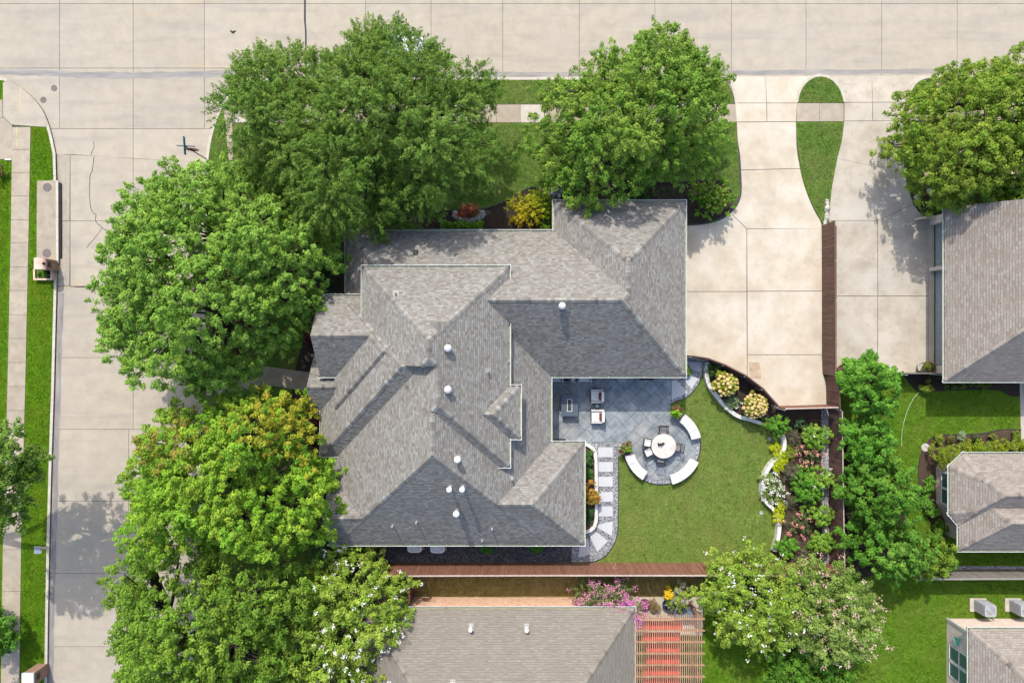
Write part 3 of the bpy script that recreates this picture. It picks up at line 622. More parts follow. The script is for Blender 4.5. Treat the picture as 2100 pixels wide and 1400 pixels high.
def build_roof(root, meshes, shin, gut=True, course=.135, pitch=PITCH, hangers=True, trim=None, eaves=(2.8, 3.05, 4.2, 5.3)):
    bm = union(meshes); off = Vector(world_loc(root))
    sinp = pitch / math.sqrt(1 + pitch * pitch); dz = course * sinp
    me = bpy.data.meshes.new('roof'); bm2 = bm.copy(); bmesh.ops.translate(bm2, verts=bm2.verts[:], vec=-off); bm2.to_mesh(me); bm2.free()
    me.materials.append(trim or TRIM); roof = bpy.data.objects.new('roof', me); C.objects.link(roof); roof.parent = root
    # courses of shingles, each lapping the one below
    src = bmesh.new(); vm = {}
    for f in bm.faces:
        if f.normal.z < .3: continue
        vs = []
        for v in f.verts:
            if v.index not in vm or True: vs.append(src.verts.new(v.co))
        src.faces.new(vs)
    src.normal_update()
    zs = [v.co.z for v in src.verts]; z0 = min(zs); k = 1
    while z0 + k * dz < max(zs):
        bmesh.ops.bisect_plane(src, geom=src.verts[:] + src.edges[:] + src.faces[:], plane_co=(0, 0, z0 + k * dz), plane_no=(0, 0, 1), dist=1e-5); k += 1
    V = []; F = []; UV = []
    T0 = .024
    for f in src.faces:
        n = f.normal.copy()
        if n.length < .5 or f.calc_area() < 1e-5: continue
        zc = min(v.co.z for v in f.verts); kk = math.floor((zc - z0) / dz + 1e-3); zk = z0 + kk * dz
        t = Vector((-n.y, n.x, 0)).normalized(); sl = math.sqrt(max(1e-6, 1 - n.z * n.z)); b = len(V); cs = [v.co.copy() for v in f.verts]
        for c in cs:
            fr = min(1, max(0, (c.z - zk) / dz)); V.append(c + n * (.003 + T0 * (1 - fr)) - off); UV.append((c.dot(t), (zk + max(.02, min(.98, fr)) * dz) / sl))
        F.append(tuple(range(b, b + len(cs))))
        m = len(cs)
        for i in range(m):
            p, q = cs[i], cs[(i + 1) % m]
            if abs(p.z - zk) < 1e-3 and abs(q.z - zk) < 1e-3:
                b2 = len(V)
                for c, h in ((p, T0), (q, T0), (q, -.003), (p, -.003)): V.append(c + n * (.003 + h) - off); UV.append((c.dot(t), (zk + .02 * dz) / sl))
                F.append((b2, b2 + 3, b2 + 2, b2 + 1))
    src.free()
    me = bpy.data.meshes.new('shingles'); me.from_pydata(V, [], F); me.update(); uv = me.uv_layers.new(name='UVMap')
    li = np.empty(len(me.loops), dtype=np.int32); me.loops.foreach_get('vertex_index', li)
    uv.data.foreach_set('uv', np.array(UV)[li].ravel()); me.materials.append(shin)
    sh = bpy.data.objects.new('shingles', me); C.objects.link(sh); sh.parent = roof; sh['kind'] = 'stuff'
    # ridge and hip caps, and gutters along the eaves
    runs = []
    for e in bm.edges:
        if len(e.link_faces) != 2: continue
        f0, f1 = e.link_faces; a, b = e.verts[0].co.copy(), e.verts[1].co.copy()
        if f0.normal.z > .3 and f1.normal.z > .3:
            if f0.normal.dot(f1.normal) > .995: continue
            mid = (a + b) / 2; c0 = f0.calc_center_median(); c1 = f1.calc_center_median()
            if (c0 - mid).dot(f1.normal) > 0: continue            # a valley
            if a.z > b.z: a, b = b, a; 
            d = b - a; Ln = d.length
            if Ln < .25: continue
            d.normalize(); m = MB(); nn = (f0.normal + f1.normal).normalized(); s = 0.0; rr = random.Random(int(Ln * 1000))
            ws = []
            for f, c in ((f0, c0), (f1, c1)):
                w = f.normal.cross(d); w.normalize()
                if w.dot(c - mid) < 0: w = -w
                ws.append((w, f.normal))
            uvs = []
            while s < Ln:
                e2 = min(Ln, s + .27); wd = .15 + rr.uniform(-.008, .008); l0, l1 = .042, .024
                p0, p1 = a + d * s, a + d * e2
                m.add([p0 + nn * l0, p1 + nn * l1, p0 + ws[0][0] * wd + ws[0][1] * l0, p1 + ws[0][0] * wd + ws[0][1] * l1, p0 + ws[1][0] * wd + ws[1][1] * l0, p1 + ws[1][0] * wd + ws[1][1] * l1,
                       p0 + ws[0][0] * wd + ws[0][1] * .01, p0 + ws[1][0] * wd + ws[1][1] * .01, p0],
                      [(0, 2, 3, 1), (0, 1, 5, 4), (0, 8, 6, 2), (0, 4, 7, 8)])
                s += .21
            o = mk('ridge_cap', m, shin, roof)
            uvl = o.data.uv_layers[0]; rnd = random.Random(int(Ln * 777))
            for q in range(0, len(o.data.polygons), 4):
                uu = (rnd.random() * 50, rnd.random() * 50)
                for pz in o.data.polygons[q:q + 4]:
                    for lp in pz.loop_indices: uvl.data[lp].uv = uu
        else:
            fr = f0 if f0.normal.z > .3 else f1; fv = f1 if fr is f0 else f0
            if fr.normal.z < .3 or abs(fv.normal.z) > .1 or abs(a.z - b.z) > .01: continue
            if fv.calc_center_median().z > a.z: continue
            if fr.calc_center_median().z < a.z: continue
            if (b - a).length < .12 or min(abs(a.z - q) for q in eaves) > .05: continue
            runs.append((a, b, fv.normal.copy()))
    bm.free()
    if gut:
        for i, (a, b, o_) in enumerate(runs):
            d = (b - a).normalized(); j = .0012 * (i % 5); a2, b2 = a - d * (.125 + j), b + d * (.125 + j); up = Vector((0, 0, 1)); zt = -.012 - j
            def prof(p): return [p + o_ * .006 + up * zt, p + o_ * .006 + up * (zt - .11), p + o_ * .095 + up * (zt - .11), p + o_ * .122 + up * zt]
            m = MB(); m.add(prof(a2) + prof(b2), [(0, 1, 5, 4), (1, 2, 6, 5), (2, 3, 7, 6), (0, 3, 2, 1), (4, 5, 6, 7)])
            gt = mk('gutter', m, GUT, root)
            m = MB()
            for u in (a2, b2): pass
            def bar(p, q, w, zt_, th=.014):
                m.add([p - o_ * w + up * zt_, q - o_ * w + up * zt_, q + o_ * w + up * zt_, p + o_ * w + up * zt_, p - o_ * w + up * (zt_ - th), q - o_ * w + up * (zt_ - th), q + o_ * w + up * (zt_ - th), p + o_ * w + up * (zt_ - th)],
                      [(0, 1, 2, 3), (7, 6, 5, 4), (0, 4, 5, 1), (1, 5, 6, 2), (2, 6, 7, 3), (3, 7, 4, 0)])
            bar(a2 + o_ * .118, b2 + o_ * .118, .017, zt + .012)
            Ln = (b2 - a2).length; s = .35
            while s < Ln - .2 and hangers:
                p = a2 + d * s + o_ * .05
                m.add([p + o_ * .045 - d * .012 + up * (zt + .006), p + o_ * .045 + d * .012 + up * (zt + .006), p - o_ * .05 + d * .012 + up * (zt + .006), p - o_ * .05 - d * .012 + up * (zt + .006)], [(0, 1, 2, 3)])
                s += 1.05
            for q in (a2, b2):
                p = q + o_ * .05; m.add([p + o_ * .06 - d * .012 + up * (zt + .008), p + o_ * .06 + d * .012 + up * (zt + .008), p - o_ * .045 + d * .012 + up * (zt + .008), p - o_ * .045 - d * .012 + up * (zt + .008)], [(0, 1, 2, 3)])
            mk('gutter_lip', m, GUTW, gt)
    return roof

def wall_block(root, poly, z1, mat, inset=.42, name='wall', z0=0.0, seed=0):
    q = offset_poly(poly, inset + seed * .004); mk(name, MB().prism(q, z0, z1), mat, root)

T = True; N = False
# ---- the main house
E = 2.8
house = thing('house', 'large brick house with many hipped grey brown shingle roof planes', 'house', P(900, 760, 0))
rA = rect(1137, 414, 1404, 770, E); rB = rect(711, 475, 1404, 770, E); rC = rect(745, 548, 1043, 955, 5.3); rD = rect(930, 793, 1065, 897, 5.3)
rG = rect(686, 612, 1128, 1115, E); rN = rect(980, 908, 1196, 1115, E); rH = rect(676, 979, 800, 1115, E)
rJ = rect(656, 607, 820, 770, 4.2); rM = rect(703, 607, 850, 816, 4.2); rL = rect(643, 731, 740, 850, E)
EK = 3.05; kx0, kyS = P(660, 933, EK)[0], P(660, 933, EK)[1]
# the west wing behind the entrance: two overlapping footprints that share their roof planes
def wing(x0, x1, y0, y1, zb, planes):
    """a roof block on a rectangular footprint under the given planes: (side, where its eave line lies, eave height)"""
    me = hip([(x0, y0), (x1, y0), (x1, y1), (x0, y1)], [N, N, N, N], zb + .2, zb=zb); bm = bmesh.new(); bm.from_mesh(me)
    for side, q, z in planes:
        co, nn = {'W': ((q, 0, z), (-PITCH, 0, 1)), 'E': ((q, 0, z), (PITCH, 0, 1)), 'S': ((0, q, z), (0, -PITCH, 1)), 'N': ((0, q, z), (0, PITCH, 1))}[side]
        r = bmesh.ops.bisect_plane(bm, geom=bm.verts[:] + bm.edges[:] + bm.faces[:], plane_co=co, plane_no=Vector(nn).normalized(), clear_outer=True, dist=1e-6)
        ed = [x for x in r['geom_cut'] if isinstance(x, bmesh.types.BMEdge)]
        if ed: bmesh.ops.contextual_create(bm, geom=ed)
    bmesh.ops.remove_doubles(bm, verts=bm.verts[:], dist=1e-5); bmesh.ops.recalc_face_normals(bm, faces=bm.faces[:]); bm.to_mesh(me); bm.free(); return me
kp = [('W', kx0, EK), ('S', kyS, EK), ('N', 4.0, EK)]
cW, cS, cE, cN = rC[0][0], rC[0][1], rC[1][0], rC[2][1]
blocks = [hip(rB, [T, T, T, T], E), hip(rA, [T, T, T, T], E), hip(rG, [.87, T, T, T], E), hip(rN, [.87, T, T, N], E), hip(rH, [.87, N, T, N], E),
    wing(kx0, -4.2, kyS, -1.3, EK - FASC, kp), wing(-9.2, -4.2, kyS + .02, 2.2, EK - FASC, kp), hip(rL, [T, N, T, N], E), wing(-10.02, -4.5, -3.72, rJ[2][1] - .005, 3.6, [('W', -9.43, 4.55), ('S', -3.15, 4.55), ('N', rJ[2][1], 4.196)]), hip(rJ, [T, N, T, N], 4.2), wing(cW, cE, -1.25, cN, 5.12, [('W', cW, 5.3), ('E', cE, 5.3), ('N', cN, 5.3), ('S', -4.81, 5.3)]), wing(-8.0, cE - .0008, cS, 1.0, 5.123, [('E', cE, 5.2995), ('S', cS, 5.3), ('W', rG[0][0], E - .02)]), hip(rD, [T, T, T, N], 5.3)]
build_roof(house, blocks, SHIN)
for i, (r, zt) in enumerate(((rA, E - .1), (rB, E - .11), (rG, E - .12), (rN, E - .13), (rH, E - .14), (rJ, 4.08), (rL, E - .15), ([(cW, -1.2), (cE, -1.2), (cE, cN), (cW, cN)], 5.10), ([(-5.5, cS), (cE, cS), (cE, -1), (-5.5, -1)], 5.09), (rD, 5.08), ([(kx0, kyS), (-4, kyS), (-4, -1.4), (kx0, -1.4)], E - .16))):
    wall_block(house, r, zt, BRICK_H, seed=i)
# glass doors and windows on the patio sides
def wall_window(root, a, b, z0, z1, out, mat=GLASS, frame=WHITE, bars=1, nm='window'):
    """a window in a wall between ground points a and b, facing out"""
    a = Vector((*a, 0)); b = Vector((*b, 0)); o = Vector((*out, 0)); d = (b - a).normalized(); up = Vector((0, 0, 1))
    def slab_(p, q, za, zb, t0, t1):
        vs = [p + o * t0 + up * za, q + o * t0 + up * za, q + o * t0 + up * zb, p + o * t0 + up * zb, p + o * t1 + up * za, q + o * t1 + up * za, q + o * t1 + up * zb, p + o * t1 + up * zb]
        return vs, [(3, 2, 1, 0), (4, 5, 6, 7), (0, 1, 5, 4), (1, 2, 6, 5), (2, 3, 7, 6), (3, 0, 4, 7)]
    w = mk(nm, MB().add(*slab_(a, b, z0, z1, -.03, .012)), mat, root)
    m = MB(); t = .06
    for p, q, za, zb in ((a - d * t, b + d * t, z1, z1 + t), (a - d * t, b + d * t, z0 - t, z0), (a - d * t, a, z0, z1), (b, b + d * t, z0, z1)): m.add(*slab_(p, q, za, zb, -.02, .04))
    Ln = (b - a).length
    for k in range(1, bars + 1): c = a + d * (Ln * k / (bars + 1)); m.add(*slab_(c - d * .025, c + d * .025, z0, z1, .0, .035))
    m.add(*slab_(a, b, (z0 + z1) / 2 - .022, (z0 + z1) / 2 + .022, .0, .031))
    mk('frame', m, frame, w)
gx = rG[1][0] - .42; by = rB[0][1] + .42
wall_window(house, (gx - .008, -2.6), (gx - .008, -5.0), .35, 2.3, (1, 0), bars=2)
wall_window(house, (4.0, by - .004), (7.2, by - .004), .25, 2.3, (0, -1), bars=3)
wall_window(house, (1.2, rN[0][1] + .43), (3.2, rN[0][1] + .43), .9, 2.2, (0, -1))
VENTM = noise_mat('vent_paint', [(.3, (.50, .50, .49)), (.7, (.62, .62, .61))], 6, 5, rough=.45)
FLASH = noise_mat('flashing', [(.3, (.30, .28, .26)), (.7, (.38, .36, .34))], 8)
# ---- roof vents and pipes (parts of the house)
def roof_z(px, py, planes):
    z = 5.0
    for _ in range(12):
        p = P(px, py, z); z = planes(p.x, p.y)
    return z
plB_S = lambda x, y: E + PITCH * (y - rB[0][1]); plC_E = lambda x, y: 5.3 + PITCH * (rC[1][0] - x); plG_E = lambda x, y: E + PITCH * (rG[1][0] - x)
plG_S = lambda x, y: E + .87 * (y - rG[0][1]); plB_N = lambda x, y: E + PITCH * (rB[2][1] - y); plC_N = lambda x, y: 5.3 + PITCH * (rC[2][1] - y)
for px_, py_, pl in ((1152, 628, plB_S), (920, 714, plC_E), (920, 798, plC_E)):
    z = roof_z(px_, py_, pl); p = P(px_, py_, z)
    o = mk('turbine_vent', MB().lathe([(.14, -.35), (.14, .20), (.18, .22), (.205, .30), (.205, .40), (.175, .48), (.10, .53), (.02, .545)], p, 22), VENTM, house, smooth=True)
    m = MB()
    for k in range(16):
        q = 2 * PI * k / 16; c = Vector((math.cos(q), math.sin(q), 0)); s_ = Vector((-c.y, c.x, 0))
        m.add([p + c * .20 + Vector((0, 0, .22)), p + c * .218 + s_ * .045 + Vector((0, 0, .31)), p + c * .218 + s_ * .045 + Vector((0, 0, .40)), p + c * .11 + s_ * .02 + Vector((0, 0, .545)), p + c * .195 + Vector((0, 0, .35))], [(0, 1, 2, 3, 4)])
    mk('fin', m, METAL, o)
def pipe_vent(px_, py_, pl, h, r, cap, root=house, base=True, mat=WHITE):
    z = roof_z(px_, py_, pl); p = P(px_, py_, z)
    prof = [(r, -.25), (r, h)]
    if cap: prof += [(r * 1.05, h + .02), (r * 1.75, h + .03), (r * 1.75, h + .13), (r * 1.2, h + .19), (.01, h + .2)]
    else: prof += [(r * .8, h), (r * .75, h - .1), (.005, h - .1)]
    o = mk('vent_pipe', MB().lathe(prof, p, 14), mat, root)
    if base:
        d = .01; e = .15; q = []
        for ax, ay in ((-e, -e), (e, -e), (e, e * 1.2), (-e, e * 1.2)): q.append(Vector((p.x + ax, p.y + ay, pl(p.x + ax, p.y + ay) + .028)))
        mk('flashing', MB().add(q, [(0, 1, 2, 3)]), FLASH, o)
pipe_vent(940, 938, plG_E, .55, .10, True)
for a in ((924, 997), (950, 997)): pipe_vent(*a, plG_S, .75, .085, True)
pipe_vent(938, 1046, plG_S, .75, .10, True)
for a, hh in (((806, 1076), .38), ((855, 1068), .42), ((1009, 1082), .38), ((989, 1106), .3)): pipe_vent(*a, plG_S, hh, .045, False)
pipe_vent(1001, 760, plC_E, .42, .05, False); pipe_vent(1050, 979, plG_E, .45, .05, False); pipe_vent(812, 601, plC_N, .35, .055, False)
pipe_vent(767, 522, plB_N, .25, .055, False); 
zz = roof_z(852, 518, plB_N); p = P(852, 518, zz); mk('slant_vent', MB().box(p + Vector((0, 0, .10)), (.30, .34, .22), 0, .8), DARKM, house)

# ---- the neighbour with two garage doors, upper right
h1 = thing('house', 'tan shingled neighbour house with two garage doors beside the shared fence', 'house', P(2060, 600, 0))
r1 = rect(1938, 425, 2420, 780, E)
build_roof(h1, [hip(r1, [T, T, N, T], E)], SHIN2)
wx = P(1903, 600)[0]; yN = P(0, 447)[1]; yS = P(0, 762)[1]
def yy(py): return P(0, py)[1]
for a, b in ((447, 463), (549, 557), (749, 768)): mk('wall', MB().prism([(wx, yy(a)), (wx + .55, yy(a)), (wx + .55, yy(b)), (wx, yy(b))], 0, 2.75), BRICK_P, h1)
mk('wall', MB().prism([(wx + .56, yN - .02), (wx + 12, yN - .02), (wx + 12, yS - .2), (wx + .56, yS - .2)], 0, 2.7), BRICK_P, h1)
mk('wall', MB().prism([(wx + .02, yy(463)), (wx + .5, yy(463)), (wx + .5, yy(749)), (wx + .02, yy(749))], 2.32, 2.74), BRICK_P, h1)
GDOOR = noise_mat('garage_door_paint', [(.3, (.33, .35, .36)), (.7, (.40, .42, .43))], 2, rough=.5)
for a, b in ((463.5, 548.5), (557.5, 748.5)):
    dd = mk('garage_door', MB().prism([(wx + .40, yy(a)), (wx + .45, yy(a)), (wx + .45, yy(b)), (wx + .40, yy(b))], .1, 2.33), GDOOR, h1)
    n_ = 4
    for k in range(n_):
        w0, w1 = yy(a) - .03, yy(b) + .03; m_ = max(2, int(abs(w1 - w0) / .62)); zlo = .14 + k * .545
        for j in range(m_):
            ya, yb = lerp(w0, w1, (j + .06) / m_), lerp(w0, w1, (j + .94) / m_)
            mk('panel', MB().prism([(wx + .378, ya), (wx + .398, ya), (wx + .398, yb), (wx + .378, yb)], zlo, zlo + .47), GDOOR, dd)
mk('lamp', MB().box((wx + .25, yy(550), 2.05), (.14, .14, .3), 0, .7), BLACK, h1)

# ---- the neighbour with the bay window, middle right
h2 = thing('house', 'tan shingled neighbour house with angled bay and tall windows', 'house', P(2080, 1020, 0))
bay = W2([(1948, 1053), (1967, 1076), (2420, 1076), (2420, 931), (1976, 931), (1948, 957)], E)
def ccw(p):
    a = sum(p[i][0] * p[(i + 1) % len(p)][1] - p[(i + 1) % len(p)][0] * p[i][1] for i in range(len(p))); return p if a > 0 else p[::-1]
bay = ccw(bay); r2 = rect(1967, 990, 2420, 1127, E)
build_roof(h2, [hip(bay, [T] * 6, E), hip(r2, [T, T, T, T], E)], SHIN2)
bw = W2([(1917, 1030), (1938, 1072), (2400, 1072), (2400, 925), (1950, 925), (1917, 957)]); bw = ccw(bw)
mk('wall', MB().prism(bw, 0, 2.68), BRICK_P, h2)
mk('wall', MB().prism(W2([(1936, 1050), (2400, 1050), (2400, 1095), (1936, 1095)]), 0, 2.66), BRICK_P, h2)
xw = P(1917, 0)[0]
wall_window(h2, (xw, yy(964)), (xw, yy(992)), .75, 2.3, (-1, 0), bars=0); wall_window(h2, (xw, yy(996)), (xw, yy(1024)), .75, 2.3, (-1, 0), bars=0)

# ---- the neighbour with the air conditioners, lower right
h3 = thing('house', 'tan shingled neighbour house with air conditioners on its brick side', 'house', P(2100, 1420, 0))
r3 = rect(1988, 1290, 2500, 1800, E)
build_roof(h3, [hip(r3, [T, T, T, T], E)], SHIN2)
x3 = P(1939, 0)[0]; y3 = yy(1266)
mk('wall', MB().prism([(x3, yy(1800)), (x3 + 15, yy(1800)), (x3 + 15, y3), (x3, y3)], 0, 2.68), BRICK_P, h3)
mk('corner_trim', MB().box((x3 + .02, y3 - .02, 1.35), (.14, .14, 2.6)), TRIM, h3)
for a, b in ((1316, 1343), (1349, 1376)): wall_window(h3, (x3, yy(a)), (x3, yy(b)), .45, 2.25, (-1, 0), bars=0)

# ---- the neighbour to the south
h4 = thing('house', 'grey tan shingled neighbour house with red brick wall facing the fence', 'house', P(1060, 1400, 0))
r4 = rect(745, 1247.5, 1300, 1900, E)
build_roof(h4, [hip(r4, [T, T, T, T], E)], SHIN3, hangers=False)
mk('wall', MB().prism([(P(790, 0)[0], yy(1800)), (P(1262, 0)[0], yy(1800)), (P(1262, 0)[0], yy(1222)), (P(790, 0)[0], yy(1222))], 0, 2.68), BRICK_R, h4)
plS = lambda x, y: E + PITCH * (r4[2][1] - y)
for a in ((966, 1284), (1080, 1285), (928, 1401)): pipe_vent(*a, plS, .42, .07, True, h4)
# ================================================================ FENCES
def fence(pts_px, h, mat, label, rail_side=1, bw=.14, cap=None, group=None, z0=.10, name='board_fence', capw=.10):
    q = W2(pts_px); root = thing(name, label, 'fence', (q[0][0], q[0][1], z0), 0, group); ox, oy = q[0]
    bm_ = bpy.data.meshes.new('board'); m = MB().box((0, 0, h / 2), (bw - .006, .018, h)); bm_.from_pydata(m.v, [], m.f); bm_.update(); bm_.materials.append(mat); box_uv(bm_)
    rr = random.Random(len(label)); rails = MB(); posts = []
    for a, b in zip(q[:-1], q[1:]):
        a, b = Vector(a), Vector(b); d = (b - a); L = d.length; d.normalize(); nn = Vector((-d.y, d.x)); ang = math.atan2(d.y, d.x)
        n = max(1, round(L / bw))
        for i in range(n):
            c = a + d * (L * (i + .5) / n) + nn * rr.uniform(-.003, .003)
            inst(bm_, 'board', (c.x - ox, c.y - oy, rr.uniform(-.012, .008)), root, (rr.uniform(-.006, .006), rr.uniform(-.006, .006), ang + rr.uniform(-.02, .02)), (L / n / bw, 1, 1))
        k = rail_side
        for zz_ in (.3, h / 2, h - .25):
            c = (a + b) / 2 + nn * k * .03
            mk('rail', MB().box((c.x - ox, c.y - oy, zz_), (L, .04, .085), ang), mat, root, local=True)
        np_ = max(1, round(L / 2.4))
        for i in range(np_ + 1):
            c = a + d * (L * i / np_) + nn * k * .095
            mk('post', MB().lathe([(.03, 0), (.03, h - .08), (.038, h - .07), (.02, h - .03), (.004, h - .02)], (c.x - ox, c.y - oy, 0), 9), METAL, root, local=True)
        if cap:
            c = (a + b) / 2
            mk('top_cap', MB().box((c.x - ox, c.y - oy, h + .022), (L + .01, capw, .035), ang), cap, root, local=True)
    return root
fence([(1683, 463), (1684, 620), (1685, 765)], 1.80, FENCE_D, 'dark stained board fence between the two driveways', 1, cap=FENCE_D, capw=.06)
fence([(1692, 767), (1694, 836)], 1.78, FENCE_D, 'short dark stained board fence at the corner of the driveway end', 1, cap=FENCE_D, capw=.05)
fence([(1586, 832), (1690, 829)], 1.8, FENCE, 'brown board fence closing the driveway end above the rose bed', -1, cap=FCAP, capw=.07)
fence([(1404, 728), (1437, 733), (1469, 745), (1512, 767), (1546, 793), (1577, 828)], 1.55, FENCE_D, 'curved dark board fence between driveway and hydrangea bed', -1, cap=FENCE_D, capw=.07)
fence([(1697, 838), (1699, 1000), (1702, 1152)], 1.85, FENCE_D, 'long dark stained board fence behind the rose bed', 1, cap=FCAP, capw=.05)
fence([(790, 1153), (1100, 1152), (1400, 1152), (1700, 1153)], 2.40, FENCE, 'long reddish brown board fence south of the lawn', -1, cap=FCAP, capw=.08)
fence([(849, 1182), (848, 1226)], 1.8, FENCE, 'short brown side fence beside the white flowering tree', -1, cap=FENCE)
fence([(786, 1118), (787, 1146)], 1.7, FENCE_D, 'short dark fence piece beside the white air conditioners', 1)
fence([(1850, 1166), (2350, 1164)], 1.78, FENCE_G, 'weathered grey board fence between the two neighbour lawns', -1, cap=FENCE_G)
fence([(1832, 763.5), (1936, 763.5)], 1.5, FENCE_G, 'grey wooden fence from the garage to the green tree', -1)

# ================================================================ STREET THINGS
def mailbox(px_, py_, w, d, h, label, vault=True):
    root = thing('brick_mailbox', label, 'mailbox', P(px_, py_, KZ))
    mk('pillar', MB().box((0, 0, h / 2 - .05), (w, d, h + .1)), BRICK_M, root, local=True)
    if vault:
        m = MB(); n = 12; hw = w / 2 + .03
        ring_ = [(math.cos(PI * k / n) * hw, math.sin(PI * k / n) * .26 + h) for k in range(n + 1)]
        vs = [(x, -d / 2 - .03, z) for x, z in ring_] + [(x, d / 2 + .03, z) for x, z in ring_]
        m.add(vs, [(k, k + 1, n + 2 + k, n + 1 + k) for k in range(n)] + [tuple(range(n + 1)), tuple(range(n + 1, 2 * n + 2))[::-1], (0, n, 2 * n + 1, n + 1)])
        mk('vaulted_top', m, brick_mat('mailbox_top_brick', (.62, .36, .27), (.78, .56, .45), (.74, .62, .52)), root, local=True)
        mk('lantern', MB().lathe([(.04, 0), (.04, .05), (.075, .09), (.075, .17), (.05, .22), (.01, .26)], (w / 2 - .03, 0, h + .02), 12), BLACK, root, local=True)
    else:
        mk('cap_stone', MB().box((0, 0, h + .05), (w + .06, d + .06, .10)), noise_mat('cap_limestone', [(.3, (.50, .54, .54)), (.7, (.60, .63, .62))], 4), root, local=True)
    mk('mail_door', MB().box((w / 2 + .012, 0, h * .72), (.03, d * .5, .26)), DARKM, root, local=True)
    return root
mailbox(107.5, 545, .66, .64, 1.12, 'brick mailbox pillar with vaulted pinkish top beside storm drain')
mailbox(87, 1372, .66, .74, 1.25, 'brick mailbox pillar with pale cap stone at the end of the verge', False)
pb = thing('brick_planter', 'small square brick planter box beside the vaulted mailbox', 'planter', P(94, 564, KZ - .012)); m = MB(); pw, pd, hh = 1.16, .66, .30
for c, sz in (((-pw / 2 + .05, 0), (.10, pd)), ((pw / 2 - .05, 0), (.10, pd)), ((0, -pd / 2 + .05), (pw - .2, .10))): m.box((c[0], c[1], hh / 2 - .02), (sz[0], sz[1], hh + .04))
mk('planter_wall', m, brick_mat('planter_brick', (.60, .38, .25), (.74, .56, .42), (.7, .6, .5)), pb, local=True); mk('soil', MB().box((0, .03, .09), (pw - .2, pd - .1, .2)), MULCHD, pb, local=True)
lid = thing('utility_lid', 'grey rectangular utility lid in the shaded verge grass', 'utility lid', P(78, 1127, KZ - .012))
mk('frame', MB().box((0, 0, .006), (.46, .46, .03)), PLAST, lid, local=True); mk('lid', MB().box((0, 0, .028), (.36, .34, .02)), noise_mat('lid_blue_grey', [(.3, (.20, .24, .30)), (.7, (.27, .31, .37))], 8), lid, local=True)
mk('slab', MB().prism(W2([(86, 1120), (102, 1118), (102, 1124), (86, 1125)]), KZ - .02, KZ + .01), WALK, label='small concrete strip joining utility lid to the kerb', category='slab')
for px_, py_, lb in ((1578, 900, 'pale round sprinkler cover in the lawn near the rose bed wall'), (1561, 1051, 'pale round sprinkler cover in the lawn by the narrowing wall'), (1868, 996, 'white round drain cap in the neighbour lawn')):
    mk('drain_cap', MB().lathe([(.12, -.03), (.12, .02), (.08, .025), (.075, .01), (.01, .01)], P(px_, py_, Z1 + .008), 16), PLAST if px_ < 1800 else WHITE, label=lb, category='drain cap')
# street name sign over a stop sign
sg = thing('street_sign', 'stop sign seen from above with two crossed green street name blades', 'street sign', P(423.5, 326.5, KZ))
H_ = 2.95
mk('pole', MB().tube([(0, 0, -.1), (0, 0, H_)], .032, 10), DARKM, sg, local=True)
mk('stop_plate', MB().add([(math.cos(PI / 8 + k * PI / 4) * .40, y, 2.0 + math.sin(PI / 8 + k * PI / 4) * .40) for y in (.045, .055) for k in range(8)], [tuple(range(8)), tuple(range(8, 16))[::-1]] + [(k, (k + 1) % 8, 8 + (k + 1) % 8, 8 + k) for k in range(8)]), SIGNB, sg, local=True)
mk('blade', MB().box((-.02, .06, H_ - .22), (1.05, .03, .16), math.radians(-3)), SIGNG, sg, local=True)
mk('blade', MB().box((0, .02, H_ - .0), (.03, 1.05, .23), math.radians(4)), SIGNG, sg, local=True)
# the parked car hidden under the big oak
def car(px_, py_, label):
    root = thing('parked_car', label, 'car', P(px_, py_, 0))
    def loft(secs, seg=16):
        m = MB(); vs = []
        for x, hw, zl, zh, ex in secs:
            zc, hz = (zl + zh) / 2, (zh - zl) / 2
            for k in range(seg):
                q = 2 * PI * (k + .5) / seg; c, s = math.cos(q), math.sin(q)
                vs.append((x, math.copysign(abs(c) ** ex, c) * hw, zc + math.copysign(abs(s) ** ex, s) * hz))
        n = len(secs); fs = [(i * seg + k, i * seg + (k + 1) % seg, (i + 1) * seg + (k + 1) % seg, (i + 1) * seg + k) for i in range(n - 1) for k in range(seg)]
        return m.add(vs, fs + [tuple(range(seg))[::-1], tuple(range((n - 1) * seg, n * seg))])
    mk('body', loft([(-2.4, .66, .35, .80, .6), (-2.3, .84, .25, .95, .5), (-1.5, .92, .22, 1.02, .45), (0, .94, .2, 1.02, .42), (1.1, .93, .22, 1.0, .45), (2.0, .88, .25, .90, .5), (2.35, .74, .3, .75, .6), (2.42, .55, .38, .65, .7)]), CARP, root, local=True, smooth=True)
    cab = mk('cabin', loft([(-1.75, .60, .9, 1.05, .6), (-1.1, .72, .9, 1.46, .5), (-.2, .74, .9, 1.52, .45), (.5, .70, .9, 1.44, .5), (1.15, .60, .9, 1.05, .6)]), CARG, root, local=True, smooth=True)
    mk('roof_panel', MB().add([(-1.05, -.6, 1.475), (.4, -.58, 1.475), (.4, .58, 1.475), (-1.05, .6, 1.475), (-1.0, -.5, 1.535), (.3, -.48, 1.53), (.3, .48, 1.53), (-1.0, .5, 1.535)], [(4, 5, 6, 7), (0, 1, 5, 4), (1, 2, 6, 5), (2, 3, 7, 6), (3, 0, 4, 7)]), CARP, cab, local=True)
    for x in (-1.45, 1.4):
        for s in (-1, 1):
            w = mk('wheel', MB().tube([(x, s * .72, .33), (x, s * .93, .33)], .33, 18), RUBBER, root, local=True)
            mk('rim', MB().tube([(x, s * .925, .33), (x, s * .945, .33)], .21, 14), METAL, w, local=True)
    for s in (-1, 1):
        mk('headlight', MB().box((2.28, s * .6, .66), (.16, .3, .14)), METAL, root, local=True)
        mk('mirror', MB().box((.75, s * 1.0, 1.0), (.12, .18, .13)), CARP, root, local=True)
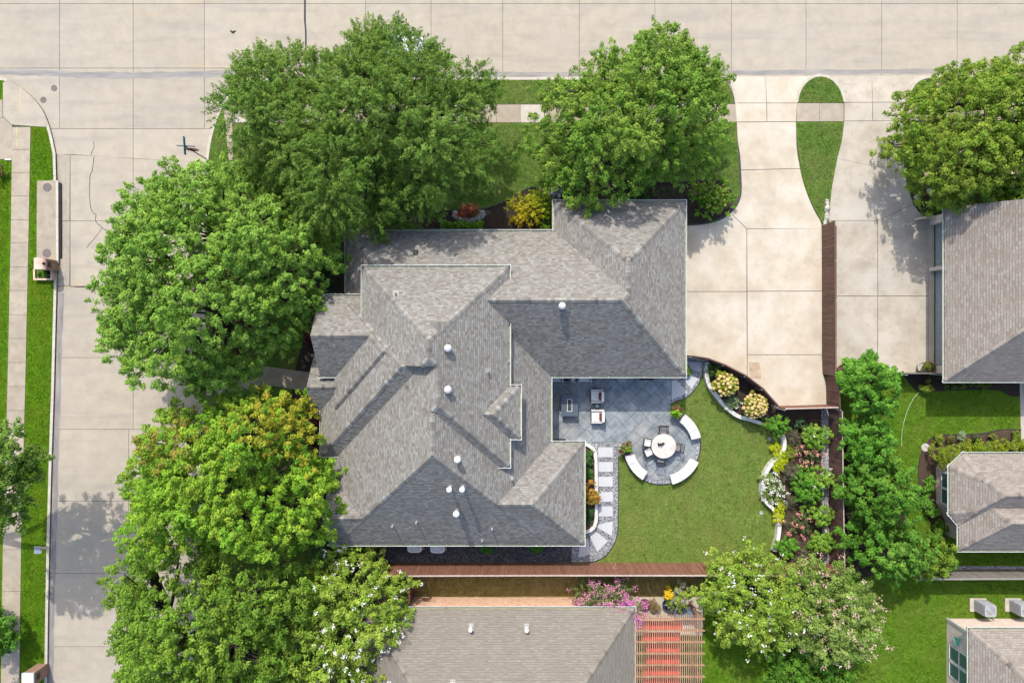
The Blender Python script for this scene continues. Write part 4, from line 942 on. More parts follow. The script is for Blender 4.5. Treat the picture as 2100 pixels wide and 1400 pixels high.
car(792, 112, 'silver white car parked at the kerb beneath the big oak')
# white rocks edging the second driveway
rr = random.Random(4)
for i in range(11):
    t_ = i / 10; c = P(lerp(1696, 1692, t_) + rr.uniform(-1.5, 1.5), lerp(412, 462, t_), Z1); m = MB(); r_ = rr.uniform(.10, .19)
    m.lathe([(r_ * .7, -.03), (r_, r_ * .4), (r_ * .75, r_ * .9), (r_ * .2, r_ * 1.1)], c, 7); m.v = [(x + rr.uniform(-.03, .03), y + rr.uniform(-.03, .03), z) for x, y, z in m.v]
    mk('rock', m, ROCK, label='white limestone rock in the row along the neighbour driveway edge', category='rock', group='white rocks along the driveway')

# ================================================================ PATIO FURNITURE
tb = thing('dining_table', 'round pale stone dining table on the round patio', 'table', P(1356, 911, ZP))
mk('table_top', MB().lathe([(.70, .70), (.745, .71), (.745, .745), (.72, .755), (.01, .755)], (0, 0, 0), 48), TABLE, tb, local=True)
mk('pedestal', MB().lathe([(.34, 0), (.34, .05), (.12, .12), (.10, .6), (.3, .70)], (0, 0, 0), 20), DARKM, tb, local=True)
ctr = thing('centrepiece', 'small dark sculpture with glasses on the round table', 'ornament', P(1355, 911, ZP + .755))
for (x, y, h, r) in ((-.15, .05, .2, .05), (-.02, .02, .26, .06), (.09, -.01, .14, .045), (-.12, -.06, .12, .05)):
    mk('vase', MB().lathe([(r, 0), (r * 1.1, h * .4), (r * .5, h * .8), (r * .7, h)], (x, y, 0), 12), DARKM, ctr, local=True)
mk('tray', MB().box((.12, .03, .012), (.22, .14, .024), .5), BLACK, ctr, local=True)
CUSHG = noise_mat('grey_mesh', [(.3, (.16, .155, .15)), (.7, (.26, .25, .24))], 30)
def dining_chair(px_, py_, face, label, pad=None):
    r = thing('dining_chair', label, 'chair', P(px_, py_, ZP), face, 'chairs around the round table')
    for x in (-.24, .24):
        for y in (-.22, .24): mk('leg', MB().tube([(x, y, 0), (x * .96, y * .96, .43)], .018, 6), DARKM, r, local=True)
    mk('seat', MB().box((0, 0, .42), (.50, .50, .03)), DARKM, r, local=True)
    mk('cushion', MB().box((0, .01, .465), (.42, .42, .06), 0, .94), pad or CUSHG, r, local=True)
    fr = mk('backrest', MB().tube([(-.25, -.23, .42), (-.26, -.33, .9)], .02, 6).tube([(.25, -.23, .42), (.26, -.33, .9)], .02, 6).tube([(-.26, -.33, .9), (.26, -.33, .9)], .022, 6), DARKM, r, local=True)
    m = MB()
    for k in range(4):
        x = -.2 + .133 * k
        m.tube([(x, -.25, .5), (x + .06, -.32, .88)], .011, 5); m.tube([(x + .06, -.25, .5), (x, -.32, .88)], .011, 5)
    mk('lattice', m, DARKM, fr, local=True)
    for s in (-1, 1): mk('armrest', MB().tube([(s * .26, -.28, .68), (s * .28, .0, .66), (s * .26, .22, .64), (s * .245, .235, .43)], .018, 6), DARKM, r, local=True)
cx_, cy_ = P(1356, 911, ZP)[:2]
def chair_at(ang, rad, label, pad=None):
    a = math.radians(ang); x, y = cx_ + rad * math.cos(a), cy_ + rad * math.sin(a)
    o = dining_chair(1050 + x * FP / (HC - ZP), 700 - y * FP / (HC - ZP), a + PI / 2, label, pad)
chair_at(88, .92, 'lattice back dining chair between table and the pillow armchairs'); chair_at(170, .96, 'lattice back dining chair on the house side of the round table', CUSH)
chair_at(206, .98, 'lattice back dining chair nearest the potted plant by the walk', CUSH); chair_at(352, .88, 'lattice back dining chair on the lawn side of the round table'); chair_at(262, .84, 'lattice back dining chair tucked under the table between two benches')
def bench(a0, a1, label, r0=59.5, r1=79.0):
    def at_(r, a, z): return P(CXP, CYP, 0) + Vector((math.cos(a) * r * K0, math.sin(a) * r * K0, z))
    aa = np.linspace(math.radians(a0), math.radians(a1), 18); mid = at_((r0 + r1) / 2, aa[9], ZP); root = thing('curved_bench', label, 'bench', mid, 0, 'curved benches round the patio')
    def arc(ra, rb, za, zb):
        m = MB(); n = len(aa); vs = [at_(r, a, z) for (r, z) in ((ra, za), (rb, za), (rb, zb), (ra, zb)) for a in aa]
        fs = []
        for i in range(n - 1): fs += [(k * n + i, k * n + i + 1, ((k + 1) % 4) * n + i + 1, ((k + 1) % 4) * n + i) for k in range(4)]
        return m.add(vs, fs + [(0, n, 2 * n, 3 * n), (n - 1, 4 * n - 1, 3 * n - 1, 2 * n - 1)])
    full = aa
    for k in range(3):
        aa = np.linspace(full[0] + (full[-1] - full[0]) * (k / 3 + .004), full[0] + (full[-1] - full[0]) * ((k + 1) / 3 - .004), 8); mk('bench_slab', arc(r0, r1, ZP + .40, ZP + .478 + .002 * k), BENCHW, root)
    aa = full
    mk('bench_wall', arc(r0 + 4, r1 - 2, KZ - .02, ZP + .40), LIME, root)
bench(13, 56, 'curved white bench between the lawn and the upper planter'); bench(-76, -24, 'curved white bench alone on the lawn side of the round table'); bench(195, 239, 'curved white bench running from the lower planter toward the gravel walk')
def armchair(px_, py_, label, pillow=True, rot=0.0):
    r = thing('armchair', label, 'armchair', P(px_, py_, ZP), rot, 'patio armchairs')
    mk('frame', MB().box((0, 0, .19), (.82, .78, .16)), DARKM, r, local=True)
    for x in (-.36, .36):
        for y in (-.34, .34): mk('leg', MB().box((x, y, .06), (.06, .06, .12)), DARKM, r, local=True)
    mk('seat_cushion', MB().box((-.06, 0, .36), (.64, .64, .18), 0, .95), CUSH, r, local=True)
    mk('back_cushion', MB().box((.31, 0, .56), (.17, .66, .44), 0, .93), CUSH, r, local=True)
    for s in (-1, 1): mk('armrest', MB().box((0, s * .37, .40), (.80, .07, .34)), CUSH if s > 0 else CUSH, r, local=True); 
    mk('back_frame', MB().box((.41, 0, .45), (.035, .80, .50)), DARKM, r, local=True)
    if pillow: mk('pillow', MB().box((.16, 0, .555), (.14, .44, .26), 0, .7), REDP, r, local=True)
armchair(1223, 811, 'white cushioned armchair with maroon pillow fully in the house shade'); armchair(1224, 852, 'white cushioned armchair with maroon pillow at the edge of the sun')
armchair(1140, 770, 'white cushioned armchair under the eave in the patio corner', True, PI / 2); armchair(1198, 770, 'white cushioned armchair under the eave left of the black table', True, PI / 2)
st_ = thing('side_table', 'small round dark side table between the two armchairs', 'table', P(1224, 831, ZP))
mk('table_top', MB().lathe([(.20, .44), (.215, .45), (.215, .47), (.2, .475), (.01, .475)], (0, 0, 0), 24), DARKM, st_, local=True); mk('base', MB().lathe([(.16, 0), (.15, .02), (.05, .05), (.05, .4), (.19, .45)], (0, 0, 0), 16), DARKM, st_, local=True)
mk('bowl', MB().lathe([(.05, .0), (.1, .03), (.115, .07), (.1, .065), (.02, .02)], P(1224, 831, ZP + .475), 14), GLASS, label='little dark glass bowl on the round side table', category='bowl')
ft = thing('fire_table', 'slate blue rectangular fire table with white rimmed burner', 'fire table', P(1166.5, 829, ZP))
mk('base', MB().box((0, 0, .27), (.74, 1.18, .54)), BLUEG, ft, local=True)
for k in range(7): mk('top_plank', MB().box((-.435 + .145 * k, 0, .57), (.139, 1.32, .06)), BLUEG, ft, local=True)
m = MB()
for c, s in (((-.14, 0), (.03, .76)), ((.14, 0), (.03, .76)), ((0, .365), (.25, .03)), ((0, -.365), (.25, .03))): m.box((c[0], c[1], .613), (s[0], s[1], .03))
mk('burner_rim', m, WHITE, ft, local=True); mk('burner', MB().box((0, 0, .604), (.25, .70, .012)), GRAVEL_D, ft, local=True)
ct_ = thing('coffee_table', 'low black table under the eave between two armchairs', 'table', P(1170, 768, ZP))
mk('table_top', MB().box((0, 0, .42), (.85, .75, .05)), BLACK, ct_, local=True)
for x in (-.36, .36):
    for y in (-.3, .3): mk('leg', MB().box((x, y, .2), (.06, .06, .4)), BLACK, ct_, local=True)
orn = thing('ornament', 'white star shaped ornament on the low black table', 'ornament', P(1175, 779, ZP + .445))
for k in range(8):
    a = 2 * PI * k / 8; mk('petal', MB().add([(0, 0, .03), (math.cos(a - .3) * .12, math.sin(a - .3) * .12, .08), (math.cos(a) * .26, math.sin(a) * .26, .05), (math.cos(a + .3) * .12, math.sin(a + .3) * .12, .08), (0, 0, 0)], [(0, 1, 2, 3), (4, 3, 2, 1)]), WHITE, orn, local=True)
gr = thing('grill', 'black covered barbecue grill half under the eave', 'grill', P(1320, 767, ZP))
mk('cart', MB().box((0, .05, .40), (1.1, .5, .8)), BLACK, gr, local=True)
m = MB(); n = 12; ring_ = [(math.cos(PI * k / n) * .33, .82 + math.sin(PI * k / n) * .3) for k in range(n + 1)]
m.add([(-.42, y, z) for y, z in ring_] + [(.42, y, z) for y, z in ring_], [(k, k + 1, n + 2 + k, n + 1 + k) for k in range(n)] + [tuple(range(n + 1)), tuple(range(n + 1, 2 * n + 2))[::-1]]); mk('lid', m, BLACK, gr, local=True)
for s in (-1, 1): mk('side_shelf', MB().box((s * .62, 0, .82), (.36, .46, .04)), BLACK, gr, local=True)
mk('handle', MB().box((0, -.37, .9), (.28, .03, .05)), METAL, gr, local=True)
hx = thing('hexagonal_table', 'pale grey hexagonal stone stand under the eave beside the grill', 'stand', P(1274, 770, ZP))
for r_, a, b in ((.46, 0, .3), (.40, .3, .42), (.34, .42, .50)): mk('tier', MB().lathe([(r_, a), (r_, b), (.01, b)], (0, 0, 0), 6), PLAST, hx, local=True)
mk('door_mat', MB().box(P(1148, 903, ZP + .012), (.72, .22, .024)), DARKM, label='dark narrow mat lying on the patio against the house wall', category='mat')
# air conditioners
def ac_round(px_, py_, label):
    r = thing('air_conditioner', label, 'air conditioner', P(px_, py_, Z1 + .02), 0, 'white air conditioners behind the house')
    mk('pad', MB().box((0, 0, .03), (1.0, 1.0, .08)), WALK, r, local=True)
    def sq(hw, n=24, e=.45): return [(math.copysign(abs(math.cos(2 * PI * k / n)) ** e, math.cos(2 * PI * k / n)) * hw, math.copysign(abs(math.sin(2 * PI * k / n)) ** e, math.sin(2 * PI * k / n)) * hw) for k in range(n)]
    mk('casing', MB().prism(sq(.40), .06, .72), PLAST, r, local=True)
    o, i_ = sq(.45), sq(.36, 24, .7); n = 24
    mk('top_rim', MB().add([(x, y, .74) for x, y in o] + [(x, y, .80) for x, y in o] + [(x, y, .80) for x, y in i_] + [(x, y, .70) for x, y in i_], [(s * n + k, s * n + (k + 1) % n, (s + 1) * n + (k + 1) % n, (s + 1) * n + k) for s in range(3) for k in range(n)] + [tuple(range(n))]), WHITE, r, local=True)
    mk('fan', MB().prism(sq(.355, 24, .7), .71, .735), BLACK, r, local=True)
    m = MB()
    for k in range(3):
        a = 2 * PI * k / 3 + px_; m.add([(.04 * math.cos(a), .04 * math.sin(a), .745), (.30 * math.cos(a - .35), .30 * math.sin(a - .35), .742), (.32 * math.cos(a + .3), .32 * math.sin(a + .3), .765)], [(0, 1, 2)])
    mk('blade', m, METAL, r, local=True)
ac_round(854, 1110, 'white rounded air conditioner by the house wall next to the dark fence piece'); ac_round(900, 1111, 'white rounded air conditioner farther along the house wall')
def ac_box(px_, py_, label):
    r = thing('air_conditioner', label, 'air conditioner', P(px_, py_, Z1), 0, 'grey air conditioners by the brick wall')
    mk('pad', MB().box((-.05, 0, .03), (1.0, .82, .09)), KERB, r, local=True)
    h = .95; m = MB().box((.05, 0, .075 + h / 2), (.66, .66, h)); mk('casing', m, noise_mat('ac_grey', [(.3, (.30, .33, .34)), (.7, (.36, .39, .40))], 5), r, local=True)
    for k in range(11):
        for sx, sy, dx, dy in ((-.335, 0, .02, .66), (0, .335, .66, .02)): mk('louvre', MB().box((.05 + sx, sy, .16 + k * .078), (dx + (.03 if sx else 0), dy + (.03 if sy else 0), .028)), PLAST, r, local=True)
    n = 24; zt_ = .075 + h; o = [(.05 + math.copysign(abs(math.cos(q)) ** .35, math.cos(q)) * .36, math.copysign(abs(math.sin(q)) ** .35, math.sin(q)) * .36) for q in [2 * PI * k / n for k in range(n)]]
    i_ = [(.05 + math.cos(2 * PI * k / n) * .27, math.sin(2 * PI * k / n) * .27) for k in range(n)]
    mk('top_rim', MB().add([(x, y, zt_) for x, y in o] + [(x, y, zt_ + .05) for x, y in o] + [(x, y, zt_ + .05) for x, y in i_] + [(x, y, zt_ - .02) for x, y in i_], [(s * n + k, s * n + (k + 1) % n, (s + 1) * n + (k + 1) % n, (s + 1) * n + k) for s in range(3) for k in range(n)]), PLAST, r, local=True)
    mk('fan', MB().lathe([(.27, .0), (.27, .012), (.12, .03), (.01, .05)], (.05, 0, zt_), 24), METAL, r, local=True)
    mk('fan_grille', MB().ribbon([(.05 + math.cos(2 * PI * k / n) * .17, math.sin(2 * PI * k / n) * .17) for k in range(n)], .012, zt_ + .04, zt_ + .05, closed=True).box((.05, 0, zt_ + .045), (.54, .012, .012)).box((.05, 0, zt_ + .0465), (.012, .54, .012)), METAL, r, local=True)
    mk('pipe', MB().tube([(.30, -.33, .35), (.38, -.5, .30), (.42, -.62, .5), (.44, -.66, .8)], .025, 6), BLACK, r, local=True)
ac_box(2006, 1239, 'grey louvred air conditioner standing whole on its pad by the brick corner'); ac_box(2078, 1239, 'grey louvred air conditioner with thick black hoses beside it')
# hose reel on the brick wall
hr = thing('hose_reel', 'coiled teal garden hose hanging on the pale brick wall', 'hose', (x3 - .10, yy(1296), 1.25))
pts = [(-.02 * math.sin(k * .7), math.cos(2 * PI * k / 20) * (.24 - .0006 * k), math.sin(2 * PI * k / 20) * (.26 - .0006 * k)) for k in range(101)]
mk('coil', MB().tube(pts + [(-.02, .2, .3), (-.01, .32, .55), (0, .34, .62)], .028, 6), HOSE, hr, local=True); mk('bracket', MB().box((.06, 0, 0), (.14, .2, .12)), METAL, hr, local=True)
mk('garden_hose', MB().tube([P(x, y, Z1 + .02) for x, y in smooth_px([(1886, 803), (1874, 816), (1864, 835), (1856, 856), (1850, 885), (1849, 915)], 5)], .02, 5), noise_mat('pale_hose', [(.3, (.30, .42, .22)), (.7, (.40, .52, .30))], 4), label='thin pale garden hose trailing across the neighbour lawn', category='hose')
# pergola with red shade cloth
SLAT = noise_mat('slat_wood', [(.3, (.32, .19, .12)), (.7, (.46, .29, .19))], 4, 5, rand=.16)
pg = thing('pergola', 'cedar pergola of close slats over red shade cloth', 'pergola', P(1372, 1330, Z1)); zp = 2.75
def PW(a, b, z): return P(a, b, z)
for a, b in ((1312, 1268), (1436, 1268), (1312, 1390), (1436, 1390)):
    p = P(a, b, 0); pp = P(a, b, 2.6); mk('post', MB().prism([(pp.x - .08, pp.y - .08), (pp.x + .08, pp.y - .08), (pp.x + .08, pp.y + .08), (pp.x - .08, pp.y + .08)], 0, zp - .15), PERG, pg)
for k in range(9):
    y = 1268 + k * 23.6; a, b = PW(1302, y, zp), PW(1445, y, zp); mk('rafter', MB().box((a + b) / 2, ((b - a).length, .06, .15)), PERG, pg)
for k in range(32):
    x = 1303 + k * 4.37; a, b = PW(x, 1259.5, zp + .1), PW(x, 1470, zp + .1); mk('slat', MB().box((a + b) / 2 + Vector((0, 0, .0)), (.044, (b - a).length, .055)), SLAT, pg)
rc = thing('shade_cloth', 'red striped shade cloth sagging in waves beneath the cedar pergola', 'shade cloth', P(1362, 1330, 2.2))
for k in range(8):
    m = MB(); ya, yb = 1272 + k * 23.6, 1272 + (k + 1) * 23.6 - 3; n = 8; vs = []; xa = 1318 + (4 if k in (2, 3) else 0) * 2 + (k == 0) * 0; xb = 1394 + (6 if k == 0 else 0)
    for i in range(n + 1):
        t_ = i / n; z = 2.42 - .38 * math.sin(PI * t_) ** .8
        vs += [PW(xa, lerp(ya, yb, t_), z), PW(xb, lerp(ya, yb, t_), z)]
    m.add(vs, [(2 * i, 2 * i + 1, 2 * i + 3, 2 * i + 2) for i in range(n)]); mk('panel', m, REDC, rc)
# lower neighbour's pots and table edge near the pergola
for px_, py_, lb, mt in ((1320, 1233, 'dark clay pot beside the magenta shrub', TERRA), (1366, 1234, 'blue glazed pot under the tangled shrub', BLUEPOT), (1722, 757, 'round rust brown fire bowl by the end of the driveway fence', TERRA), (1885, 752, 'green grey stone urn beside the garage', ROCK), (2080, 1095, 'small clay pot', TERRA))[:4]:
    mk('pot', MB().lathe([(.18, 0), (.28, .28), (.33, .42), (.28, .42), (.25, .34), (.01, .34)], P(px_, py_, Z1 + .02), 18), mt, label=lb, category='pot')
lt = thing('garden_table', 'blue grey glass table behind the pergola', 'table', P(1398, 1248, Z1 + .01))
mk('table_top', MB().box((0, 0, .72), (1.2, .8, .03)), noise_mat('tinted_glass', [(.3, (.10, .14, .18)), (.7, (.18, .22, .26))], 2, rough=.1), lt, local=True)
for x in (-.5, .5):
    for y in (-.3, .3): mk('leg', MB().tube([(x, y, 0), (x, y, .71)], .025, 6), DARKM, lt, local=True)
mk('timber', MB().box(P(1419, 1253, Z1 + .15), (.22, .75, .3), math.radians(25)), PERG, label='short orange timber lying beside the pergola corner', category='timber')
mk('stone_disc', MB().lathe([(.24, 0), (.26, .03), (.26, .06), (.24, .07), (.07, .07), (.06, .03), (.01, .03)], P(1897, 917, Z1 + .015), 22), ROCK, label='round white stone with a hole on the bed corner', category='stone')
for px_, py_, lb in ((1880, 405, 'by the driveway'), (1906, 393, 'closer to the big tree')):
    mk('stepping_stone', MB().lathe([(.17, -.02), (.18, .035), (.17, .045), (.01, .045)], P(px_, py_, Z1 + .012), 18), LIME, label='round pale stepping stone in the neighbour bed, ' + lb, category='stepping stone')
mk('stone_edge', MB().prism([(wx - .9, yy(450)), (wx + .2, yy(446)), (wx + .2, yy(449)), (wx - .9, yy(453))], Z1, .9), BRICK_P, label='low pale brick wall running from the neighbour garage corner', category='wall')
# ================================================================ PLANTS
def rand_dirs(rng, n, zmin=-1.0):
    v = rng.normal(size=(int(n * 2.5) + 8, 3)); v /= np.linalg.norm(v, axis=1, keepdims=True); v = v[v[:, 2] > zmin]; return v[:n]
def leaf_mesh(name, pos, axis, col, L, Wd, rng, mat, flat=.5, nrm=None):
    """one quad per leaf: base, two shoulders and tip"""
    n = len(pos)
    if nrm is None: nrm = rng.normal(size=(n, 3)) * (1 - flat); nrm[:, 2] += flat * 1.2
    nrm = nrm / (np.linalg.norm(nrm, axis=1, keepdims=True) + 1e-9)
    a = axis - nrm * (axis * nrm).sum(1, keepdims=True); a = a / (np.linalg.norm(a, axis=1, keepdims=True) + 1e-9)
    b = np.cross(nrm, a)
    sc = rng.uniform(.7, 1.25, size=(n, 1)); l = a * L * sc; w = b * Wd * .5 * sc; dr = nrm * (-.12 * L) * sc
    v = np.stack([pos - l * .5 + dr, pos + w, pos + l * .5 + dr, pos - w], 1).reshape(-1, 3)
    me = bpy.data.meshes.new(name); me.vertices.add(4 * n); me.vertices.foreach_set('co', v.astype(np.float32).ravel())
    me.loops.add(4 * n); me.loops.foreach_set('vertex_index', np.arange(4 * n, dtype=np.int32))
    me.polygons.add(n); me.polygons.foreach_set('loop_start', np.arange(0, 4 * n, 4, dtype=np.int32)); me.polygons.foreach_set('loop_total', np.full(n, 4, dtype=np.int32))
    me.update(calc_edges=True)
    c = np.ones((n, 4, 4), dtype=np.float32); c[:, :, :3] = col[:, None, :]
    at = me.color_attributes.new('Col', 'FLOAT_COLOR', 'POINT'); at.data.foreach_set('color', c.ravel())
    me.materials.append(mat); return me
TRI = [0]
def link_part(name, me, parent, **kw):
    o = bpy.data.objects.new(name, me); C.objects.link(o); o.parent = parent; TRI[0] += 2 * len(me.polygons); return setp(o, **kw)

def grow(lobes, rng, pal, L, Wd, tufts=3.2, per=70, spike=.2, crad=.3, flat=.45, zsq=.8, recolor=None):
    """leaves wrapped round small clumps, the clumps sitting on the outside of overlapping lobes (x, y, z, r)"""
    Ps, As, Ns, Cs, TT = [], [], [], [], []; pal = np.array(pal)
    for (x, y, z, r, dn) in lobes:
        nt = max(3, int(4 * PI * r * r * .66 * tufts * dn)); d = rand_dirs(rng, nt, -.32); nt = len(d)
        c = np.array([x, y, z]) + d * r * rng.uniform(.74, 1.14, (nt, 1)) * np.array([1, 1, zsq])
        lc = pal[rng.integers(len(pal))] * rng.uniform(.9, 1.1)
        tc = lc * .5 + pal[rng.integers(len(pal), size=nt)] * .5; tc = tc * rng.uniform(.85, 1.18, (nt, 1))
        if recolor is not None: tc = recolor(c, tc, rng)
        rc = crad * rng.uniform(.65, 1.2, nt)
        k = np.maximum(6, (per * (rc / crad) ** 2 * rng.uniform(.8, 1.2, nt)).astype(int)); idx = np.repeat(np.arange(nt), k); m = len(idx)
        dd = d[idx]; e = rng.normal(size=(m, 3)) + dd * .55; e[:, 2] += .45; e /= np.linalg.norm(e, axis=1, keepdims=True)
        t = (rng.random((m, 1)) ** 1.6) * spike
        p = c[idx] + e * (rc[idx][:, None] * rng.uniform(.5, 1.08, (m, 1)) * (1 - .55 * np.minimum(1, t / max(spike, 1e-6)))) + dd * t * 1.6
        nr = e * .85 + rng.normal(size=(m, 3)) * .42; nr[:, 2] += .5
        ax = rng.normal(size=(m, 3)) * .8 + dd * .5
        Ps.append(p); As.append(ax); Ns.append(nr); Cs.append(tc[idx] * rng.uniform(.78, 1.25, (m, 1))); TT.append(np.concatenate([c + d * (rc * .95 + spike * 1.2)[:, None], d], 1))
    return np.concatenate(Ps), np.concatenate(As), np.clip(np.concatenate(Cs), .003, .9), np.concatenate(TT), np.concatenate(Ns)

def poly_dist(p, poly):
    """signed distance (positive inside) of points to a polygon"""
    n = len(poly); d = np.full(len(p), 1e9); inside = np.zeros(len(p), bool)
    for i in range(n):
        a = poly[i]; b = poly[(i + 1) % n]; e = b - a; t = np.clip(((p - a) @ e) / (e @ e), 0, 1)
        d = np.minimum(d, np.linalg.norm(p - a - t[:, None] * e, axis=1))
        cond = ((a[1] > p[:, 1]) != (b[1] > p[:, 1])) & (p[:, 0] < (b[0] - a[0]) * (p[:, 1] - a[1]) / (b[1] - a[1] + 1e-12) + a[0]); inside ^= cond
    return np.where(inside, d, -d)
def blossoms(TT, rng, frac, pal, size=.11, n=11, where=None):
    sel = rng.random(len(TT)) < frac; sel &= TT[:, 5] > .05
    if where is not None: sel &= where(TT)
    c = TT[sel][:, :3]; d = TT[sel][:, 3:]; idx = np.repeat(np.arange(len(c)), n); m = len(idx)
    p = c[idx] + rng.normal(size=(m, 3)) * size * np.array([1, 1, .9]) + d[idx] * (.04 + rng.random((m, 1)) * size * 1.6); p[:, 2] += .07
    pal = np.array(pal); return p, rng.normal(size=(m, 3)), pal[rng.integers(len(pal), size=m)] * rng.uniform(.85, 1.1, (m, 1))

def tree(name, label, cat, outline, zlow, ztop, pal, seed, trunk=None, lobe=(.85, 1.7), L=.15, Wd=.09, tufts=3.6, per=64, spike=.18, spread=.28, gap=.82, group=None, bloom=None, recolor=None, zpx=None, under=.35, flat=.45):
    rng = np.random.default_rng(seed); zpx = (zlow * .6 + ztop * .4) if zpx is None else zpx
    poly = np.array(W2(outline, zpx)); lo, hi = poly.min(0), poly.max(0)
    cand = rng.uniform(lo, hi, (9000, 2)); d = poly_dist(cand, poly); keep = d > .1; cand, d = cand[keep], d[keep]; dm = d.max(); Rd = dm * .9
    lobes = []; acc = np.zeros((0, 3))
    for (x, y), dd in zip(cand, d):
        dd = dd - .2 * min(1.0, dm / 3.5); r = rng.uniform(*lobe) * (0.62 + .38 * min(1, dd / (lobe[1] * 1.2)))
        if dd < r * rng.uniform(.45, .85): continue
        if len(acc) and (np.hypot(acc[:, 0] - x, acc[:, 1] - y) < gap * (acc[:, 2] + r) * .62).any(): continue
        acc = np.vstack([acc, (x, y, r)]); u = min(1, dd / Rd)
        zt = zlow + (ztop - zlow) * (1 - (1 - u) ** 2) ** .62 + rng.uniform(-1.25, .6)
        if dm > 3: zt += 1.1 * math.sin(x * .95 + seed) * math.sin(y * .9 + seed * 1.7)       # broad swells in the crown, each a main limb's share
        lobes.append((x, y, max(zlow * .8, zt - r * .75), r, 1.0))
        if dd > r * 1.1 and rng.random() < .75: lobes.append((x + rng.uniform(-.5, .5), y + rng.uniform(-.5, .5), max(zlow * .7, zt - r * .75 - rng.uniform(1.2, 2.0)), r, under))
    per_ = np.linalg.norm(np.roll(poly, -1, 0) - poly, axis=1); tot = per_.sum(); big = min(1.0, dm / 3.5)
    for k in range(int(tot / (.95 * (.5 + .5 * big)))):                     # ragged tips reaching past the rounded outline
        i = rng.choice(len(poly), p=per_ / tot); a_, b_ = poly[i], poly[(i + 1) % len(poly)]; q = a_ + (b_ - a_) * rng.random(); o_ = np.array([(b_ - a_)[1], -(b_ - a_)[0]]); o_ /= np.linalg.norm(o_)
        if poly_dist((q + o_ * .05)[None], poly)[0] > 0: o_ = -o_
        r = rng.uniform(.22, .5) * (.45 + .55 * big); e_ = rng.uniform(-.6, .26) * (.4 + .6 * big); zz_ = zlow + rng.uniform(-.2, .9) * (.4 + .6 * big)
        lobes.append((*(q + o_ * e_), zz_, r, 1.15)); lobes.append((*(q + o_ * (e_ - r * 1.5)), zz_ + .1, r * 1.15, .9))
    Pp, A, Cc, TT, NN = grow(lobes, rng, pal, L, Wd, tufts, per, spike, spread, flat, recolor=recolor)
    if trunk is None: c = poly.mean(0)
    else: c = np.array(P(*trunk, 0)[:2])
    base = np.array([c[0], c[1], .05]); root = thing(name, label, cat, tuple(base), 0, group)
    link_part('crown', leaf_mesh('crown', Pp - base, A, Cc, L, Wd, rng, LEAF, flat, NN), root)
    # trunk and limbs reaching every lobe
    m = MB(); hgt = ztop; tr = max(.05, .028 * hgt + .012 * dm * 2); fork = np.array([0, 0, zlow * .62])
    m.tube([(0, 0, -.15), (0, 0, .15), (.03, .02, fork[2] * .5), tuple(fork)], [tr * 1.35, tr * 1.05, tr * .9, tr * .78], 9)
    nl = min(7, max(3, len(lobes) // 8)); ang = np.array([math.atan2(l[1] - c[1], l[0] - c[0]) for l in lobes]); 
    for k in range(nl):
        a0 = -PI + 2 * PI * k / nl; sel = [l for l, a in zip(lobes, ang) if a0 <= a < a0 + 2 * PI / nl]
        if not sel: continue
        cen = np.mean([[l[0], l[1], l[2]] for l in sel], axis=0) - base; hub = fork * .45 + cen * .55; hub[2] = fork[2] + (cen[2] - fork[2]) * .35
        m.tube([tuple(fork - [0, 0, .2]), tuple((fork + hub) / 2 + [0, 0, .1]), tuple(hub)], [tr * .62, tr * .5, tr * .38], 7)
        for l in sel:
            tip = np.array([l[0], l[1], l[2] - l[3] * .2]) - base; md = hub * .45 + tip * .55 + [0, 0, -.1]
            m.tube([tuple(hub), tuple(md), tuple(tip)], [tr * .26, tr * .17, .025], 5)
    mk('trunk', m, BARK, root, local=True, uv=False)
    if bloom:
        for (frac, bp, size, n, where) in bloom:
            p, ax, cc = blossoms(TT, rng, frac, bp, size, n, where); link_part('blossom', leaf_mesh('blossom', p - base, ax, cc, .085, .08, rng, PETAL, .5), root)
    return root

OAK = [(0.099, 0.18, 0.022), (0.116, 0.204, 0.027), (0.08, 0.156, 0.021), (0.134, 0.215, 0.038), (0.145, 0.227, 0.035)]
OAK2 = [(0.103, 0.203, 0.021), (0.128, 0.233, 0.027), (0.085, 0.174, 0.018), (0.157, 0.255, 0.034), (0.176, 0.255, 0.036)]
ELM = [(0.135, 0.256, 0.032), (0.172, 0.298, 0.041), (0.107, 0.212, 0.026), (0.2, 0.324, 0.05), (0.185, 0.313, 0.037)]
ASH = [(0.132, 0.276, 0.019), (0.16, 0.312, 0.023), (0.114, 0.233, 0.017), (0.206, 0.33, 0.026), (0.229, 0.33, 0.029)]
MIX = [(0.113, 0.212, 0.02), (0.138, 0.245, 0.023), (0.101, 0.186, 0.019), (0.176, 0.271, 0.031)]
CRAPE = [(0.168, 0.268, 0.029), (0.206, 0.309, 0.036), (0.138, 0.222, 0.024), (0.25, 0.315, 0.047)]
CRAPE2 = [(0.139, 0.234, 0.038), (0.177, 0.265, 0.051), (0.113, 0.192, 0.031), (0.203, 0.265, 0.064)]
NEON = [(.075, .205, .018), (.095, .235, .022), (.06, .165, .014), (.13, .27, .03)]
DEEP = [(0.06, 0.161, 0.013), (0.08, 0.189, 0.018), (0.045, 0.124, 0.01), (0.105, 0.212, 0.024)]
GOLD = [(.17, .22, .02), (.14, .21, .02), (.21, .23, .03), (.10, .18, .02)]

